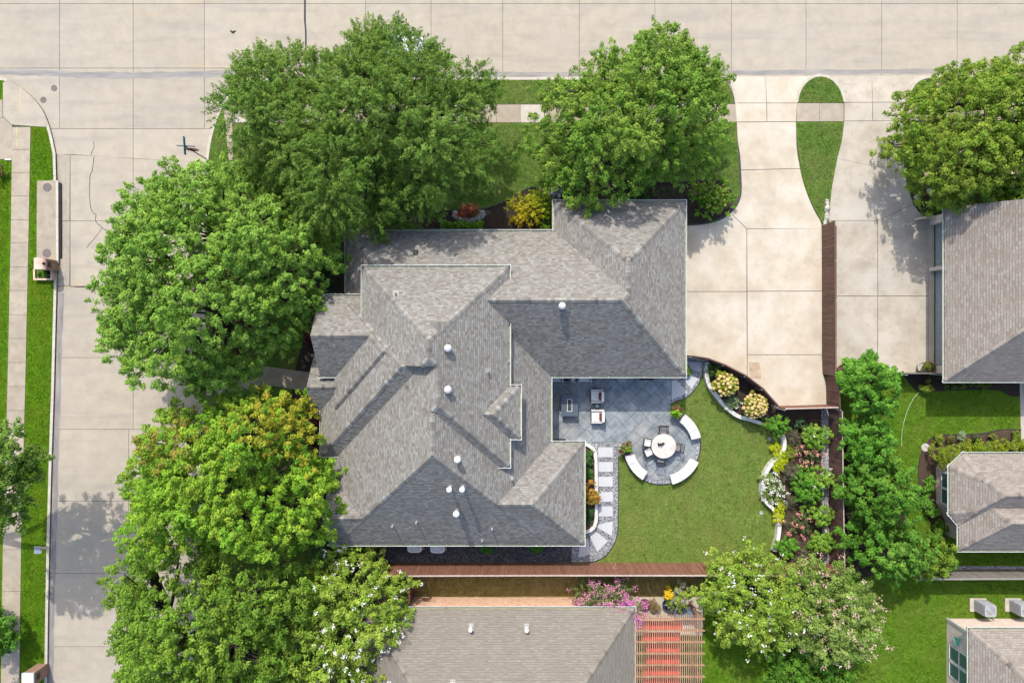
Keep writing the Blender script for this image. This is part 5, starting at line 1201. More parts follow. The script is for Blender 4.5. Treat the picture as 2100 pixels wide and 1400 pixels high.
tree('oak_tree', 'wide dark green oak hanging over the street and the parked car', 'tree',
    [(460, 190), (480, 132), (510, 102), (560, 86), (602, 78), (650, 118), (690, 98), (690, 62), (730, 38), (770, 32), (815, 50), (850, 46), (880, 62), (890, 92), (925, 96), (942, 125), (1008, 140), (1013, 200), (995, 250), (1010, 300), (1012, 345), (980, 378), (935, 400), (905, 420), (875, 440), (850, 420), (800, 440), (760, 465), (700, 478), (640, 470), (560, 420), (500, 370), (470, 300), (455, 240)],
    3.6, 9.2, OAK, 11, (705, 290), L=.13, Wd=.05, spike=0.36, spread=.22, tufts=5.2, per=64, lobe=(.85, 1.7), gap=.84)
tree('oak_tree', 'round bright oak by the sidewalk with branches over the garage roof', 'tree',
    [(1080, 270), (1088, 238), (1115, 220), (1108, 165), (1140, 160), (1195, 150), (1202, 112), (1250, 88), (1300, 92), (1320, 67), (1370, 62), (1410, 95), (1450, 112), (1488, 140), (1492, 180), (1492, 240), (1496, 280), (1468, 330), (1440, 352), (1395, 358), (1340, 366), (1300, 390), (1258, 418), (1210, 420), (1178, 400), (1155, 364), (1120, 334), (1088, 300)],
    3.2, 7.4, OAK2, 12, (1290, 240), L=.125, Wd=.075, spike=0.24, spread=.27, tufts=4.0, per=66, lobe=(.8, 1.6), gap=.84)
tree('elm_tree', 'broad light green tree covering the side street before the house front', 'tree',
    [(197, 600), (216, 500), (245, 432), (222, 402), (260, 362), (300, 338), (370, 328), (420, 342), (470, 325), (520, 370), (600, 420), (650, 470), (678, 510), (678, 580), (655, 620), (622, 668), (585, 700), (535, 728), (505, 752), (480, 800), (440, 812), (370, 812), (300, 796), (267, 788), (217, 730), (193, 690)],
    3.6, 9.6, ELM, 13, (450, 570), L=.125, Wd=.075, spike=0.20, spread=.26, tufts=4.0, per=70, lobe=(.7, 1.35))
def ash_col(c, tc, rng):
    """autumn colour is turning in two patches of this crown, clump by clump"""
    n = len(c); out = tc.copy()
    for (q, rx, ry, top, col) in ((P(600, 880, 7), 2.7, 2.4, .75, (.32, .29, .025)), (P(545, 835, 7), 2.6, 1.3, .5, (.27, .27, .025)), (P(345, 895, 6), 3.0, 1.7, .5, (.24, .205, .035))):
        w = np.clip(1.25 - np.hypot((c[:, 0] - q.x) / rx, (c[:, 1] - q.y) / ry), 0, 1) * top; k = (rng.random(n) < w)[:, None]
        mixv = rng.uniform(.5, 1.0, (n, 1)); out = np.where(k, out * (1 - mixv) + np.array(col) * rng.uniform(.75, 1.2, (n, 1)) * mixv, out)
    return out
tree('ash_tree', 'yellow green tree with golden patches beside the house front walk', 'tree',
    [(238, 1000), (242, 960), (272, 930), (292, 880), (340, 850), (400, 830), (450, 818), (535, 806), (600, 822), (614, 850), (648, 880), (648, 930), (668, 980), (686, 1060), (665, 1110), (640, 1128), (560, 1138), (470, 1128), (380, 1148), (300, 1148), (268, 1110), (252, 1050)],
    3.2, 9.0, ASH, 14, (470, 980), L=.125, Wd=.078, spike=0.20, spread=.26, tufts=4.0, per=70, lobe=(.7, 1.35), recolor=ash_col)
tree('oak_tree', 'dark loose oak overhanging the side street below the yellow green tree', 'tree',
    [(218, 1200), (232, 1152), (290, 1150), (400, 1140), (500, 1150), (600, 1165), (640, 1230), (600, 1300), (600, 1430), (440, 1480), (240, 1430), (213, 1360), (226, 1290), (207, 1260)],
    3.4, 8.4, MIX, 15, (420, 1290), L=.16, Wd=.08, spike=0.30, tufts=3.3, per=62, lobe=(.7, 1.4), gap=.92)
WF = [(.72, .71, .66), (.66, .66, .60), (.60, .60, .50)]; PF = [(.52, .20, .24), (.60, .30, .30), (.48, .24, .20)]; MF = [(.50, .10, .36), (.58, .18, .44), (.46, .16, .30)]
tree('crape_myrtle', 'white flowering crape myrtle at the west end of the long fence', 'tree',
    [(600, 1420), (590, 1300), (620, 1225), (645, 1155), (700, 1125), (760, 1133), (800, 1170), (826, 1195), (836, 1240), (850, 1285), (826, 1330), (795, 1400), (740, 1470), (640, 1470)],
    2.2, 5.6, CRAPE, 16, (700, 1290), L=.13, Wd=.075, spike=0.21, tufts=3.3, per=62, lobe=(.5, 1.0), bloom=[(.26, WF, .06, 12, lambda t: t[:, 0] > P(640, 0, 5)[0])])
tree('crape_myrtle', 'white flowering crape myrtle overhanging the long fence by the lawn', 'tree',
    [(1442, 1180), (1500, 1142), (1560, 1128), (1610, 1150), (1640, 1190), (1650, 1250), (1640, 1318), (1600, 1340), (1540, 1340), (1482, 1315), (1457, 1270), (1443, 1230)],
    2.2, 5.2, CRAPE, 17, (1545, 1240), L=.12, Wd=.07, spike=0.22, tufts=3.3, per=62, lobe=(.5, .95), bloom=[(.24, WF, .05, 7, None)])
tree('crape_myrtle', 'pale pink crape myrtle at the corner where the fences meet', 'tree',
    [(1615, 1180), (1680, 1158), (1740, 1167), (1788, 1210), (1812, 1250), (1806, 1300), (1778, 1348), (1730, 1366), (1670, 1350), (1630, 1320), (1612, 1250)],
    2.2, 5.4, CRAPE2, 18, (1710, 1250), L=.12, Wd=.065, spike=0.24, tufts=3.3, per=62, lobe=(.5, .95), bloom=[(.34, [(.48, .34, .25), (.54, .43, .33), (.42, .27, .20)], .075, 13, None)])
tree('green_tree', 'deep green small tree below the pale pink crape myrtle', 'tree', [(1578, 1420), (1602, 1362), (1650, 1342), (1710, 1350), (1758, 1390), (1770, 1470), (1580, 1470)], 1.4, 3.6, DEEP, 19, (1670, 1400), L=.14, Wd=.09, tufts=3.3, per=62, spike=0.14, lobe=(.45, .9))
tree('crape_myrtle', 'big rounded crape myrtle over the neighbour driveway and garage roof', 'tree', [(1848, 270), (1852, 212), (1900, 162), (1960, 128), (2030, 117), (2100, 92), (2230, 120), (2240, 420), (2060, 415), (1980, 418), (1902, 397), (1862, 358)], 2.6, 7.2, [(.125, .215, .018), (.16, .25, .025), (.105, .18, .018), (.21, .27, .035)], 20, (2050, 270), L=.115, Wd=.065, spike=0.16, tufts=3.8, per=72, lobe=(.7, 1.4), gap=.72, bloom=[(.02, [(.55, .36, .30)], .06, 9, None)])
tree('green_tree', 'glossy green tree reaching over the neighbour garage roof edge', 'tree', [(2052, 380), (2080, 352), (2150, 340), (2160, 480), (2082, 468), (2047, 440)], 2.2, 4.6, ELM, 21, (2110, 410), L=.15, Wd=.095, tufts=3.3, per=62, spike=0.15, lobe=(.45, .9))
tree('maple_tree', 'bright green small tree at the neighbour driveway corner by the fence', 'tree', [(1733, 781), (1757, 745), (1801, 731), (1838, 762), (1844, 800), (1827, 845), (1783, 858), (1747, 845)], 1.7, 4.8, NEON, 22, (1772, 815), L=.15, Wd=.11, tufts=3.3, per=62, spike=0.12, lobe=(.4, .85))
tree('maple_tree', 'bright green small tree, second along the fence from the driveway corner', 'tree', [(1732, 881), (1773, 855), (1827, 872), (1836, 910), (1810, 952), (1756, 945)], 1.5, 3.8, NEON, 23, (1770, 905), L=.15, Wd=.11, tufts=3.3, per=62, spike=0.12, lobe=(.4, .8))
tree('maple_tree', 'deep green spreading tree, widest of the row along the fence', 'tree', [(1726, 1000), (1748, 946), (1811, 936), (1865, 963), (1884, 1019), (1856, 1064), (1793, 1074), (1748, 1047)], 1.7, 4.8, DEEP, 24, (1785, 1005), L=.15, Wd=.11, tufts=3.3, per=62, spike=0.12, lobe=(.45, .95))
tree('maple_tree', 'deep green spreading tree in the corner by the weathered grey fence', 'tree', [(1745, 1111), (1776, 1085), (1841, 1076), (1895, 1102), (1904, 1149), (1869, 1185), (1804, 1185), (1759, 1156)], 1.7, 4.8, DEEP, 25, (1810, 1130), L=.15, Wd=.11, tufts=3.3, per=62, spike=0.12, lobe=(.45, .95))
tree('green_tree', 'small olive tinted tree at the start of the weathered grey fence', 'tree', [(1862, 1120), (1900, 1097), (1948, 1110), (1965, 1145), (1940, 1178), (1882, 1186)], 1.3, 3.2, [(.075, .16, .014), (.10, .185, .018), (.14, .20, .02)], 26, (1912, 1142), L=.15, Wd=.08, tufts=3.3, per=62, spike=0.17, lobe=(.35, .7))
tree('oak_tree', 'oak across the side street shading the west sidewalk', 'tree', [(-150, 890), (-10, 878), (32, 890), (52, 938), (44, 1000), (28, 1058), (8, 1100), (-150, 1115)], 6.4, 9.6, OAK, 27, (-30, 1000), L=.16, Wd=.08, spike=0.26, tufts=3.3, per=62, lobe=(.7, 1.3))
tree('green_tree', 'small green tree poking past the west sidewalk corner', 'tree', [(-60, 1240), (0, 1268), (18, 1310), (0, 1345), (-60, 1350)], 1.2, 3.4, NEON, 28, (-25, 1300), L=.15, Wd=.09, tufts=3.3, per=62, spike=0.15, lobe=(.35, .7))

# ---- shrubs and flowers
def shrub(name, label, cat, px_, py_, rx, ry, h, pal, seed, L=.10, Wd=.055, tufts=7.6, per=34, spike=.08, spread=.15, bloom=None, group=None, lobe=None, flat=.45, zb=None, fsize=.075, recolor=None):
    rng = np.random.default_rng(seed); zb = Z1 if zb is None else zb; c = P(px_, py_, zb); X, Y = rx * K0, ry * K0; lr = lobe or min(X, Y) * .52
    lobes = []; n = max(3, int(2.2 * X * Y / (lr * lr)))
    for i in range(n):
        q = rng.uniform(0, 2 * PI); u = math.sqrt(rng.random()); k = max(0, 1 - lr * .75 / max(X, Y)); x, y = math.cos(q) * u * X * k, math.sin(q) * u * Y * k
        r = lr * rng.uniform(.7, 1.1); lobes.append((c.x + x, c.y + y, max(zb + r * .4, zb + h * (1 - .45 * u * u) - r * .7), r, 1.0))
    Pp, A, Cc, TT, NN = grow(lobes, rng, pal, L, Wd, tufts, per, spike, spread, flat, recolor=recolor)
    Pp[:, 2] = np.maximum(Pp[:, 2], zb + .01)
    root = thing(name, label, cat, tuple(c), 0, group); base = np.array(c)
    link_part('foliage', leaf_mesh('foliage', Pp - base, A, Cc, L, Wd, rng, LEAF, flat, NN), root)
    m = MB()
    for l in lobes[:14]: m.tube([(0, 0, -.03), ((l[0] - c.x) * .5, (l[1] - c.y) * .5, (l[2] - zb) * .6), (l[0] - c.x, l[1] - c.y, l[2] - zb)], [.02, .014, .006], 5)
    mk('stem', m, BARK, root, local=True, uv=False)
    if bloom:
        for (frac, bp, size, nn) in bloom:
            p, ax, cc = blossoms(TT, rng, frac, bp, size, nn); link_part('blossom', leaf_mesh('blossom', p - base, ax, cc, fsize, fsize * .9, rng, PETAL, .5), root)
    return root
# hydrangeas with cream heads, each head a part
bm = bmesh.new(); bmesh.ops.create_icosphere(bm, subdivisions=2, radius=1.0)
rr = random.Random(2)
for v in bm.verts: v.co *= rr.uniform(.86, 1.12); v.co.z *= .85
HEAD = bpy.data.meshes.new('flower_head'); bm.to_mesh(HEAD); bm.free(); HEAD.materials.append(noise_mat('hydrangea_cream', [(.3, (.42, .26, .07)), (.5, (.56, .42, .16)), (.7, (.66, .54, .26))], 14, 5, rand=.15))
HYD = [(.20, .24, .02), (.26, .28, .025), (.14, .20, .02), (.30, .30, .03)]
def hydrangea(label, px_, py_, rx, ry, h, seed, nh):
    o = shrub('hydrangea', label, 'shrub', px_, py_, rx, ry, h, HYD, seed, L=.12, Wd=.075, tufts=10.9, group='cream hydrangeas', zb=Z1 + .26)
    rng = random.Random(seed)
    pts = []; tries = 0
    while len(pts) < nh and tries < 3000:
        tries += 1; a = rng.uniform(0, 2 * PI); u = math.sqrt(rng.random()); x, y = math.cos(a) * u * rx * K0, math.sin(a) * u * ry * K0
        if all((x - q[0]) ** 2 + (y - q[1]) ** 2 > .027 for q in pts): pts.append((x, y, h * (1 - .42 * u * u) + .04 + rng.uniform(-.05, .08)))
    for p in pts: r = rng.uniform(.085, .125); inst(HEAD, 'flower_head', p, o, (0, 0, rng.uniform(0, 6)), (r, r, r))
hydrangea('cream flowered hydrangea closest to the white wall bend and stepping stones', 1479, 787, 25, 24, 1.35, 31, 34); hydrangea('cream flowered hydrangea packed with blooms at the narrow end of its bed', 1539, 830, 24, 24, 1.35, 32, 62)
shrub('flowering_plant', 'grey leaved white flowering plant between the hydrangeas', 'plant', 1497, 824, 17, 12, .5, [(.13, .19, .08), (.17, .22, .11), (.10, .16, .06)], 33, bloom=[(.3, WF, .05, 8)], zb=Z1 + .26, L=.09)
shrub('shrub', 'dark green strappy shrub at the top of the hydrangea bed', 'shrub', 1462, 760, 12, 12, .6, [(.05, .10, .02), (.08, .14, .03)], 34, L=.2, Wd=.03, spike=.2, zb=Z1 + .26)
shrub('shrub', 'vivid green shrub between the hydrangea fence and rose bed', 'shrub', 1583, 866, 27, 22, 1.3, NEON, 35, L=.17, Wd=.12, tufts=7.6, spike=.12)
ROSE = [(.06, .10, .03), (.09, .135, .04), (.11, .14, .05), (.08, .10, .04)]; PK = [(.58, .16, .15), (.64, .26, .22), (.60, .34, .28)]
GARD = [(0.116, 0.231, 0.023), (0.158, 0.286, 0.032), (0.084, 0.176, 0.018), (0.2, 0.297, 0.045)]
for i, (x, y, rx, ry, h, lb) in enumerate(((1659, 893, 34, 26, 1.5, 'glossy gardenia shrub behind the upper pink roses'), (1668, 974, 30, 26, 1.5, 'glossy gardenia shrub leaning over the gravel strip'), (1646, 990, 36, 34, 1.4, 'wide gardenia shrub in the middle of the rose bed'), (1668, 1048, 28, 24, 1.4, 'glossy gardenia shrub above the lower pink roses'), (1670, 1106, 28, 25, 1.3, 'lone rounded gardenia shrub at the lower end of the bed'))):
    shrub('gardenia_shrub', lb, 'shrub', x, y, rx, ry, h, GARD if i != 2 else NEON, 40 + i, L=.14, Wd=.085, tufts=11.5, group='gardenia shrubs in the rose bed', bloom=[(.012, WF, .04, 8)])
shrub('rose_bush', 'pink flowering rose bush beside the lime green groundcover', 'shrub', 1646, 930, 30, 22, .8, ROSE, 50, bloom=[(.5, PK, .06, 14)], tufts=9.2, spike=.14); shrub('rose_bush', 'pink flowering rose bush at the lower bend of the white wall', 'shrub', 1630, 1070, 30, 20, .8, ROSE, 51, bloom=[(.5, PK, .06, 14)], tufts=9.2, spike=.14)
SMOKE = [(.10, .10, .06), (.13, .115, .075), (.085, .075, .05), (.12, .13, .06)]
for i, (x, y, r, lb) in enumerate(((1616, 893, 16, 'grey brown wispy shrub by the upper gardenia'), (1614, 964, 18, 'grey brown wispy shrub beside the white daisies'), (1612, 1022, 14, 'thin wispy shrub below the wide gardenia'), (1638, 1128, 12, 'small wispy shrub near the lower end of the mulch'))): shrub('smoke_bush', lb, 'shrub', x, y, r, r, .8, SMOKE, 55 + i, L=.13, Wd=.025, tufts=13.4, per=30, spike=.2, group='wispy shrubs in the rose bed')
shrub('shrub', 'blue green shrub by the fence above the gardenias', 'shrub', 1633, 866, 15, 16, .8, [(.05, .10, .04), (.07, .13, .06)], 60, L=.12, Wd=.04)
shrub('groundcover', 'lime yellow groundcover patch above the white daisies', 'groundcover', 1597, 937, 16, 32, .3, [(.30, .36, .008), (.36, .40, .012), (.26, .34, .008)], 61, L=.07, Wd=.05, tufts=21.7, per=30, spike=.04, lobe=.16, zb=Z1 + .2); shrub('groundcover', 'lime yellow groundcover patch below the white daisies', 'groundcover', 1596, 1048, 13, 25, .3, [(.30, .36, .008), (.36, .40, .012)], 62, L=.07, Wd=.05, tufts=21.7, per=30, spike=.04, lobe=.16, zb=Z1 + .2)
shrub('daisy_clump', 'dense white daisy clump spilling over the white garden wall', 'plant', 1581, 996, 23, 37, .7, [(.14, .20, .05), (.18, .24, .07)], 63, bloom=[(.55, WF, .07, 12)], tufts=10.9, lobe=.3, zb=Z1 + .1)
shrub('shrub', 'bright green spiky shrub beside the lower end of the garden wall', 'shrub', 1605, 1115, 24, 20, 1.0, NEON, 64, L=.16, Wd=.10, tufts=8.4, spike=.14); shrub('shrub', 'yellow green grassy clump beside the pink roses', 'shrub', 1612, 925, 10, 12, .5, GOLD, 65, L=.2, Wd=.03, spike=.2)
# bed at the house corner
shrub('boxwood', 'clipped green boxwood by the house corner near the patio', 'shrub', 1206, 936, 9, 20, .7, [(.055, .13, .03), (.08, .165, .04)], 66, L=.07, Wd=.045, tufts=25.1, per=30, spike=.05); shrub('boxwood', 'clipped green boxwood just above the orange shrub', 'shrub', 1206, 972, 9, 14, .7, [(.055, .13, .03), (.08, .165, .04)], 67, L=.07, Wd=.045, tufts=25.1, per=30, spike=.05); shrub('boxwood', 'dark boxwood below the orange shrub at the house corner', 'shrub', 1207, 1050, 9, 22, .6, [(.035, .09, .025), (.06, .125, .035)], 68, L=.07, Wd=.045, tufts=23.5, per=30, spike=.05)
shrub('croton', 'orange and gold shrub leaning over the corner garden wall', 'shrub', 1214, 1007, 18, 26, 1.0, [(.36, .17, .03), (.30, .25, .035), (.22, .22, .03), (.40, .22, .04)], 69, L=.10, Wd=.055, tufts=13.4, zb=Z1 + .2, bloom=[(.02, [(.5, .04, .12)], .04, 6)])
# planters on the patio
for px_, py_, lb, sd in ((1383, 844, 'potted burgundy and lime plant at the end of the upper bench', 70), (1283, 920, 'potted burgundy and lime plant at the end of the lower bench', 71)):
    pot = thing('planter', lb.replace('potted burgundy and lime plant', 'dark round planter'), 'planter', P(px_, py_, ZP))
    mk('bowl', MB().lathe([(.18, 0), (.27, .25), (.31, .42), (.27, .42), (.24, .34), (.01, .34)], (0, 0, 0), 20), TERRA, pot, local=True)
    def pcol(c, tc, rng, q=P(px_ + 3, py_ + 4, 1.0)):
        w = (np.hypot(c[:, 0] - q[0], c[:, 1] - q[1]) < .17)[:, None]; b = rng.random((len(c), 1)) < .4
        tc = np.where(b, np.array([[.17, .06, .04]]) * rng.uniform(.8, 1.3, (len(c), 1)), tc); return np.where(w, np.array([[.16, .33, .015]]), tc)
    shrub('potted_plant', lb, 'plant', px_, py_, 13, 13, .5, [(.14, .18, .04), (.22, .20, .05), (.10, .14, .03)], sd, L=.13, Wd=.06, tufts=15.1, spike=.12, zb=ZP + .36, recolor=pcol)
# front bed
def ycol(c, tc, rng):
    q = P(1065, 445, 1.5); w = np.clip(1.2 - np.hypot(c[:, 0] - q[0], c[:, 1] - q[1]) / 1.5, 0, 1)[:, None]; return tc * (1 - w) + np.array([[.40, .33, .015]]) * w * rng.uniform(.8, 1.15, (len(c), 1))
shrub('golden_shrub', 'golden yellow shrub between front bed and garage wing', 'shrub', 1083, 432, 46, 40, 1.8, [(.12, .23, .012), (.16, .26, .015), (.22, .28, .015)], 72, L=.13, Wd=.065, tufts=10.0, spike=.2, recolor=ycol, lobe=.55)
shrub('holly_shrub', 'rounded glossy shrub at the driveway corner of the garage', 'shrub', 1452, 412, 46, 42, 1.7, [(.10, .22, .015), (.14, .27, .022), (.075, .16, .012), (.24, .30, .05)], 73, L=.13, Wd=.085, tufts=9.2, spike=.15, lobe=.55)
shrub('begonia_bed', 'round bed of red and coral flowers ringed by white ones', 'flowers', 959, 437, 22, 12, .35, [(.30, .05, .03), (.38, .09, .06), (.12, .10, .03)], 74, L=.09, Wd=.07, tufts=18.4, bloom=[(.5, [(.52, .05, .05), (.60, .16, .12)], .05, 6)], lobe=.2)
for i in range(9):
    a = PI + PI * i / 8; shrub('dusty_miller', 'small silver white plant edging the red flower bed', 'plant', 962 + 27 * math.cos(a), 440 - 13 * math.sin(a), 4.6, 4.6, .22, [(.42, .44, .42), (.34, .37, .34)], 80 + i, L=.08, Wd=.04, tufts=33.5, per=30, spike=.04, group='silver plants round the red flowers')
for i, (x, y, rx, ry, lb) in enumerate(((838, 464, 13, 9, 'by the big oak'), (916, 468, 17, 8, 'nearest the dark soil gap'), (946, 466, 16, 8, 'in the middle'), (978, 466, 15, 9, 'below the red flowers'), (1130, 440, 14, 24, 'against the garage wing'), (1118, 466, 16, 10, 'under the golden shrub'))):
    shrub('hedge_shrub', 'low bright green hedge shrub along the front wall, ' + lb, 'shrub', x, y, rx, ry, .8, [(.09, .20, .012), (.12, .24, .018)], 90 + i, L=.09, Wd=.055, tufts=15.1, group='low hedge shrubs along the front wall')
shrub('dark_shrub', 'large dark shrub in the gap between two big trees and the house', 'shrub', 690, 545, 28, 60, 2.0, [(.03, .075, .018), (.05, .10, .025)], 97, L=.14, Wd=.08, tufts=7.6, spike=.15, lobe=.6); shrub('dark_shrub', 'dark shrub under the oak at the garage wing', 'shrub', 1160, 398, 14, 11, 1.0, [(.04, .09, .02), (.06, .12, .03)], 98, tufts=11.7); shrub('dark_shrub', 'long dark shrub under the round oak along the garage wing', 'shrub', 1330, 398, 55, 12, 1.2, [(.035, .085, .02), (.055, .12, .025)], 99, L=.12, Wd=.07, tufts=9.2, lobe=.35)
shrub('rock_cress', 'silvery pebble like groundcover beside the garage wing corner', 'groundcover', 1139, 397, 13, 12, .2, [(.26, .29, .32), (.16, .19, .22)], 100, L=.06, Wd=.05, tufts=25.1, per=30, spike=.03)
MAR = [(.12, .028, .03), (.17, .04, .04), (.08, .03, .025)]
for i, (x, y, rx, ry, lb) in enumerate(((640, 690, 9, 32, 'beside the upper front gable'), (645, 865, 12, 14, 'beside the entrance gable'), (648, 905, 10, 16, 'near the golden tree'))): shrub('barberry', 'maroon barberry shrub ' + lb, 'shrub', x, y, rx, ry, .7, MAR, 101 + i, L=.09, Wd=.05, tufts=13.4, group='maroon shrubs along the front wall')
shrub('dark_shrub', 'dark low shrub by the lower front gable under the golden tree', 'shrub', 655, 965, 18, 24, 1.2, [(.03, .08, .02), (.05, .11, .025)], 106, tufts=10.0)
shrub('fern_clump', 'feathery blue green ferns between two trees and the house corner', 'plant', 662, 1140, 26, 20, 1.2, [(.05, .14, .04), (.07, .17, .06)], 107, L=.26, Wd=.05, tufts=7.6, spike=.3)
shrub('mailbox_plant', 'low green plant filling the small brick planter', 'plant', 94, 563, 14, 7, .30, [(.06, .16, .012), (.09, .19, .02)], 108, tufts=20.1, L=.08, spike=.05, lobe=.14)
shrub('verge_shrub', 'brown and green clump on the lawn edge across the street', 'shrub', 2, 355, 15, 16, .7, [(.20, .13, .06), (.12, .14, .03)], 109, tufts=11.7)
for i, x in enumerate((998, 1100)): shrub('shade_plant', 'little green plant in dark gravel behind the house, ' + ('nearer the air conditioners' if i == 0 else 'nearer the gravel walk'), 'plant', x, 1122, 12 if i == 0 else 16, 6, .3, [(.05, .17, .02), (.08, .22, .03)], 110 + i, tufts=13.4)
shrub('small_plant', 'lime plant at the house corner by the stepping stones', 'plant', 1404, 762, 5, 12, .4, NEON, 112, tufts=13.4)
# neighbour plants
shrub('crape_myrtle_shrub', 'magenta and pink crape myrtle against the red brick wall', 'shrub', 1236, 1216, 74, 40, 2.3, [(.12, .16, .05), (.15, .19, .06), (.10, .13, .045)], 113, L=.12, Wd=.05, tufts=11, spike=.26, lobe=.55, bloom=[(.55, [(.56, .20, .30), (.52, .22, .34)], .08, 16)])
shrub('crape_myrtle_shrub', 'bright magenta crape myrtle branch over the roof corner', 'shrub', 1282, 1227, 26, 28, 2.6, [(.12, .15, .05), (.15, .18, .06)], 114, L=.11, Wd=.05, tufts=10.0, spike=.2, lobe=.4, bloom=[(.95, MF, .09, 22)])
shrub('tangled_shrub', 'tangled lime and grey shrub near the pergola', 'shrub', 1388, 1210, 33, 28, 1.5, [(.16, .25, .02), (.22, .28, .03), (.30, .30, .27)], 115, L=.12, Wd=.07, tufts=8.4, spike=.16, lobe=.4)
shrub('marigold', 'bright yellow flower clump on the tangled shrub', 'flowers', 1362, 1206, 8, 9, 1.5, [(.55, .38, .01), (.60, .42, .02)], 116, tufts=20.1, L=.07, spike=.04)
shrub('dry_grass_clump', 'dry straw coloured grass clump in front of the pergola', 'plant', 1338, 1237, 12, 10, .5, [(.28, .20, .10), (.20, .16, .07)], 117, L=.2, Wd=.02, spike=.2, tufts=13.4)
HEDGE = [(.17, .23, .012), (.21, .27, .016), (.13, .20, .012)]
for i in range(9): shrub('hedge_shrub', 'clipped yellow green hedge shrub in the row along the bay roofed house', 'shrub', 1958 + i * 17.5, 913, 12.5, 15, .85, HEDGE if i % 3 else GOLD, 120 + i, L=.07, Wd=.045, tufts=20.1, per=30, spike=.05, group='clipped hedge along the bay roofed house')
shrub('ball_shrub', 'large clipped ball shrub at the corner of the bay', 'shrub', 1922, 930, 29, 27, 1.5, [(.11, .17, .012), (.14, .20, .016), (.17, .21, .02)], 130, L=.07, Wd=.045, tufts=20.1, per=30, spike=.05, lobe=.5)
for i, (x, y, r, lb) in enumerate(((1897, 985, 11, 'first below the ball shrub'), (1895, 1000, 10, 'second below the ball shrub'), (1894, 1022, 13, 'beside the bay window'), (1903, 1045, 14, 'at the bay corner'), (1922, 1078, 12, 'by the angled wall'))): shrub('leafy_shrub', 'leafy green shrub in the bay bed, ' + lb, 'shrub', x, y, r, r, .7, NEON if i != 4 else DEEP, 131 + i, tufts=11.7, group='leafy shrubs under the bay window')
for i, (x, y, r, lb) in enumerate(((1920, 899, 10, 'yellow green'), (1943, 898, 6, 'reddish'), (1965, 894, 9, 'pale'), (1995, 897, 6, 'tiny dark'), (2030, 895, 7, 'olive'), (2079, 894, 10, 'round dark'))): shrub('bed_plant', lb + ' small plant in the mulch above the clipped hedge', 'plant', x, y, r, r * .9, .4, (GOLD, [(.12, .08, .03), (.10, .12, .03)], [(.20, .26, .14)], [(.06, .08, .03)], [(.13, .15, .03)], [(.11, .17, .02)])[i], 140 + i, tufts=16.7, L=.08)
shrub('hedge_shrub', 'long low shrubs under the eave of the garage neighbour', 'shrub', 1950, 785, 75, 9, .7, [(.07, .13, .015), (.11, .15, .02)], 150, tufts=8.4, lobe=.28, L=.09); shrub('golden_shrub', 'small golden shrub at the start of the shaded bed', 'shrub', 1893, 795, 12, 6, .5, GOLD, 151, tufts=15.1)
shrub('box_shrub', 'clipped green shrub by the neighbour garage corner', 'shrub', 1906, 432, 22, 14, .7, [(.06, .13, .02), (.09, .17, .025)], 152, tufts=13.4, L=.08); shrub('urn_plant', 'trailing green plant in the stone urn by the garage', 'plant', 1897, 751, 14, 5, .5, [(.09, .16, .03), (.16, .12, .03)], 153, tufts=16.7, zb=Z1 + .3)
print('LEAF TRIS', TRI[0], 'OBJECTS', len(bpy.data.objects))
# loose gravel on the walks
def scatter_gravel(poly_px, n, seed, z, name='gravel'):
    rng = np.random.default_rng(seed); poly = np.array(W2(poly_px)); lo, hi = poly.min(0), poly.max(0); p = rng.uniform(lo, hi, (n * 3, 2)); p = p[poly_dist(p, poly) > .03][:n]
    V = []; F = []; rr = random.Random(seed)
    for x, y in p:
        r = rr.uniform(.018, .04); b = len(V); a = rr.uniform(0, 3); ca, sa = math.cos(a) * r, math.sin(a) * r
        V += [(x + ca, y + sa, z), (x - sa * .8, y + ca * .8, z + r * .2), (x - ca, y - sa, z), (x + sa * .7, y - ca * .7, z + r * .1), (x + ca * .1, y, z + r * .9)]
        F += [(b, b + 1, b + 4), (b + 1, b + 2, b + 4), (b + 2, b + 3, b + 4), (b + 3, b, b + 4)]
    mk(name, (V, F), GRAVEL, uv=False, kind='stuff', label='loose grey and white gravel stones on the walk', category='gravel')
scatter_gravel([(1223, 908), (1270, 908), (1268, 1000), (1266, 1088), (1259, 1112), (1243, 1136), (1222, 1148), (1175, 1149), (1180, 1110), (1210, 1086), (1223, 1070)], 5000, 1, Z1 + .018)

# turf: blades standing on the lawns in view
def turf(label, polys, z, pal, per_m2, seed, L=.10, keep=.05):
    rng = np.random.default_rng(seed); Ps = []
    for pp in polys:
        poly = np.array(W2(pp)); lo, hi = poly.min(0), poly.max(0); n = int((hi - lo).prod() * per_m2); q = rng.uniform(lo, hi, (n, 2)); Ps.append(q[poly_dist(q, poly) > keep])
    q = np.concatenate(Ps); n = len(q); pos = np.column_stack([q, np.full(n, z + .02)]); pal = np.array(pal)
    ax = rng.normal(size=(n, 3)); ax[:, 2] = rng.uniform(.1, .9, n); nr = rng.normal(size=(n, 3)) * .5; nr[:, 2] += .8
    v = np.sin(q[:, 0] * 1.9 + np.sin(q[:, 1] * 1.3) * 2) * np.sin(q[:, 1] * 1.6 + np.cos(q[:, 0] * .9) * 2)
    col = pal[rng.integers(len(pal), size=n)] * (rng.uniform(.78, 1.22, n) * (1 + .14 * v))[:, None]
    me = leaf_mesh('grass', pos, ax, col, L, .035, rng, LEAF, .5, nr); o = bpy.data.objects.new('grass', me); C.objects.link(o); TRI[0] += 2 * n
    setp(o, kind='stuff', label=label, category='grass')
arc_ = [(CXP + 82.5 * math.cos(a), CYP - 82.5 * math.sin(a)) for a in np.linspace(math.radians(-163), math.radians(60), 40)]
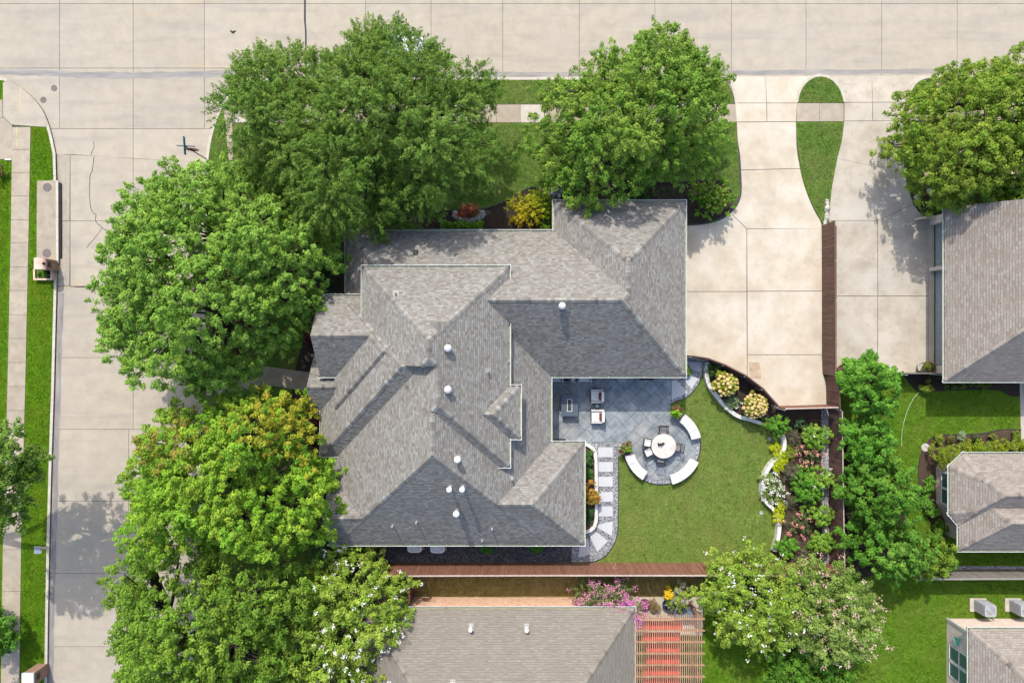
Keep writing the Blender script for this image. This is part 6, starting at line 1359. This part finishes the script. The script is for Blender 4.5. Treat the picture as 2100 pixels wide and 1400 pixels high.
turf('short olive green turf of the back lawn inside the fence', [[(1250, 1150), (1262, 1114), (1270, 1086), (1271, 938)] + arc_ + [(1410, 817), (1430, 799), (1441, 780), (1446, 790), (1460, 809), (1480, 835), (1505, 855), (1553, 871), (1594, 887), (1599, 905), (1594, 924), (1576, 942), (1564, 959), (1555, 985), (1553, 1012), (1562, 1030), (1581, 1047), (1587, 1066), (1585, 1096), (1578, 1125), (1578, 1150)]], Z1 + .008,
    [(.095, .155, .024), (.125, .185, .032), (.165, .21, .055), (.20, .185, .066)], 190, 201, .085)
turf('bright green turf of the verge across the side street', [[(68, 264), (99, 264), (112, 318), (115, 369), (78, 369), (77, 525), (70, 525), (63, 500)], [(62, 530), (75, 530), (74, 576), (116, 580), (111, 700), (109, 800), (103, 960), (99, 1120), (96, 1350), (43, 1390), (48, 1150), (57, 800)], [(-60, 332), (23, 332), (21, 500), (14, 800), (6, 1100), (-60, 1100)]], KZ - .012,
    [(.05, .13, .004), (.068, .16, .007), (.092, .20, .012), (.15, .17, .015)], 190, 202)
turf('green turf on the front lawn and driveway islands', [[(1012, 166), (1482, 164), (1498, 190), (1503, 211), (1012, 213)], [(985, 257), (1506, 255), (1511, 300), (1516, 350), (1514, 395), (1490, 388), (1420, 368), (1200, 366), (1120, 388), (1088, 382), (1050, 402), (985, 428), (920, 430)], [(431, 300), (440, 265), (468, 262), (470, 330), (427, 332)], [(1900, 162), (2060, 160), (2060, 208), (1860, 208), (1868, 186)], [(1856, 253), (2060, 253), (2060, 388), (1866, 386), (1856, 340)]], KZ - .012,
    [(.06, .125, .016), (.085, .155, .024), (.11, .185, .035), (.15, .16, .05)], 170, 203)
turf('green turf on the two islands between the driveways', [isl, [(1633, 254), (1727, 253), (1722, 290), (1711, 328), (1702, 380), (1696, 430), (1693, 455), (1687, 457), (1670, 428), (1656, 395), (1644, 350), (1636, 300)]], KZ + .028, [(.06, .125, .016), (.085, .155, .024), (.11, .185, .035), (.15, .16, .05)], 190, 204)
turf('fresh green turf of the neighbour lawns by the bay and air conditioners', [[(1835, 805), (1890, 808), (2085, 818), (2085, 876), (1940, 885), (1893, 909), (1878, 950), (1878, 1000), (1888, 1045), (1912, 1088), (1860, 1090), (1840, 1000), (1820, 870)], [(1700, 1200), (2100, 1194), (2100, 1262), (1933, 1262), (1933, 1400), (1500, 1400), (1450, 1330), (1450, 1256), (1600, 1300)], [(1960, 1128), (2100, 1128), (2100, 1156), (1960, 1156)]], Z1 + .003,
    [(.058, .132, .007), (.08, .17, .012), (.11, .21, .022), (.15, .19, .034)], 180, 205)
print('ALL TRIS', TRI[0])
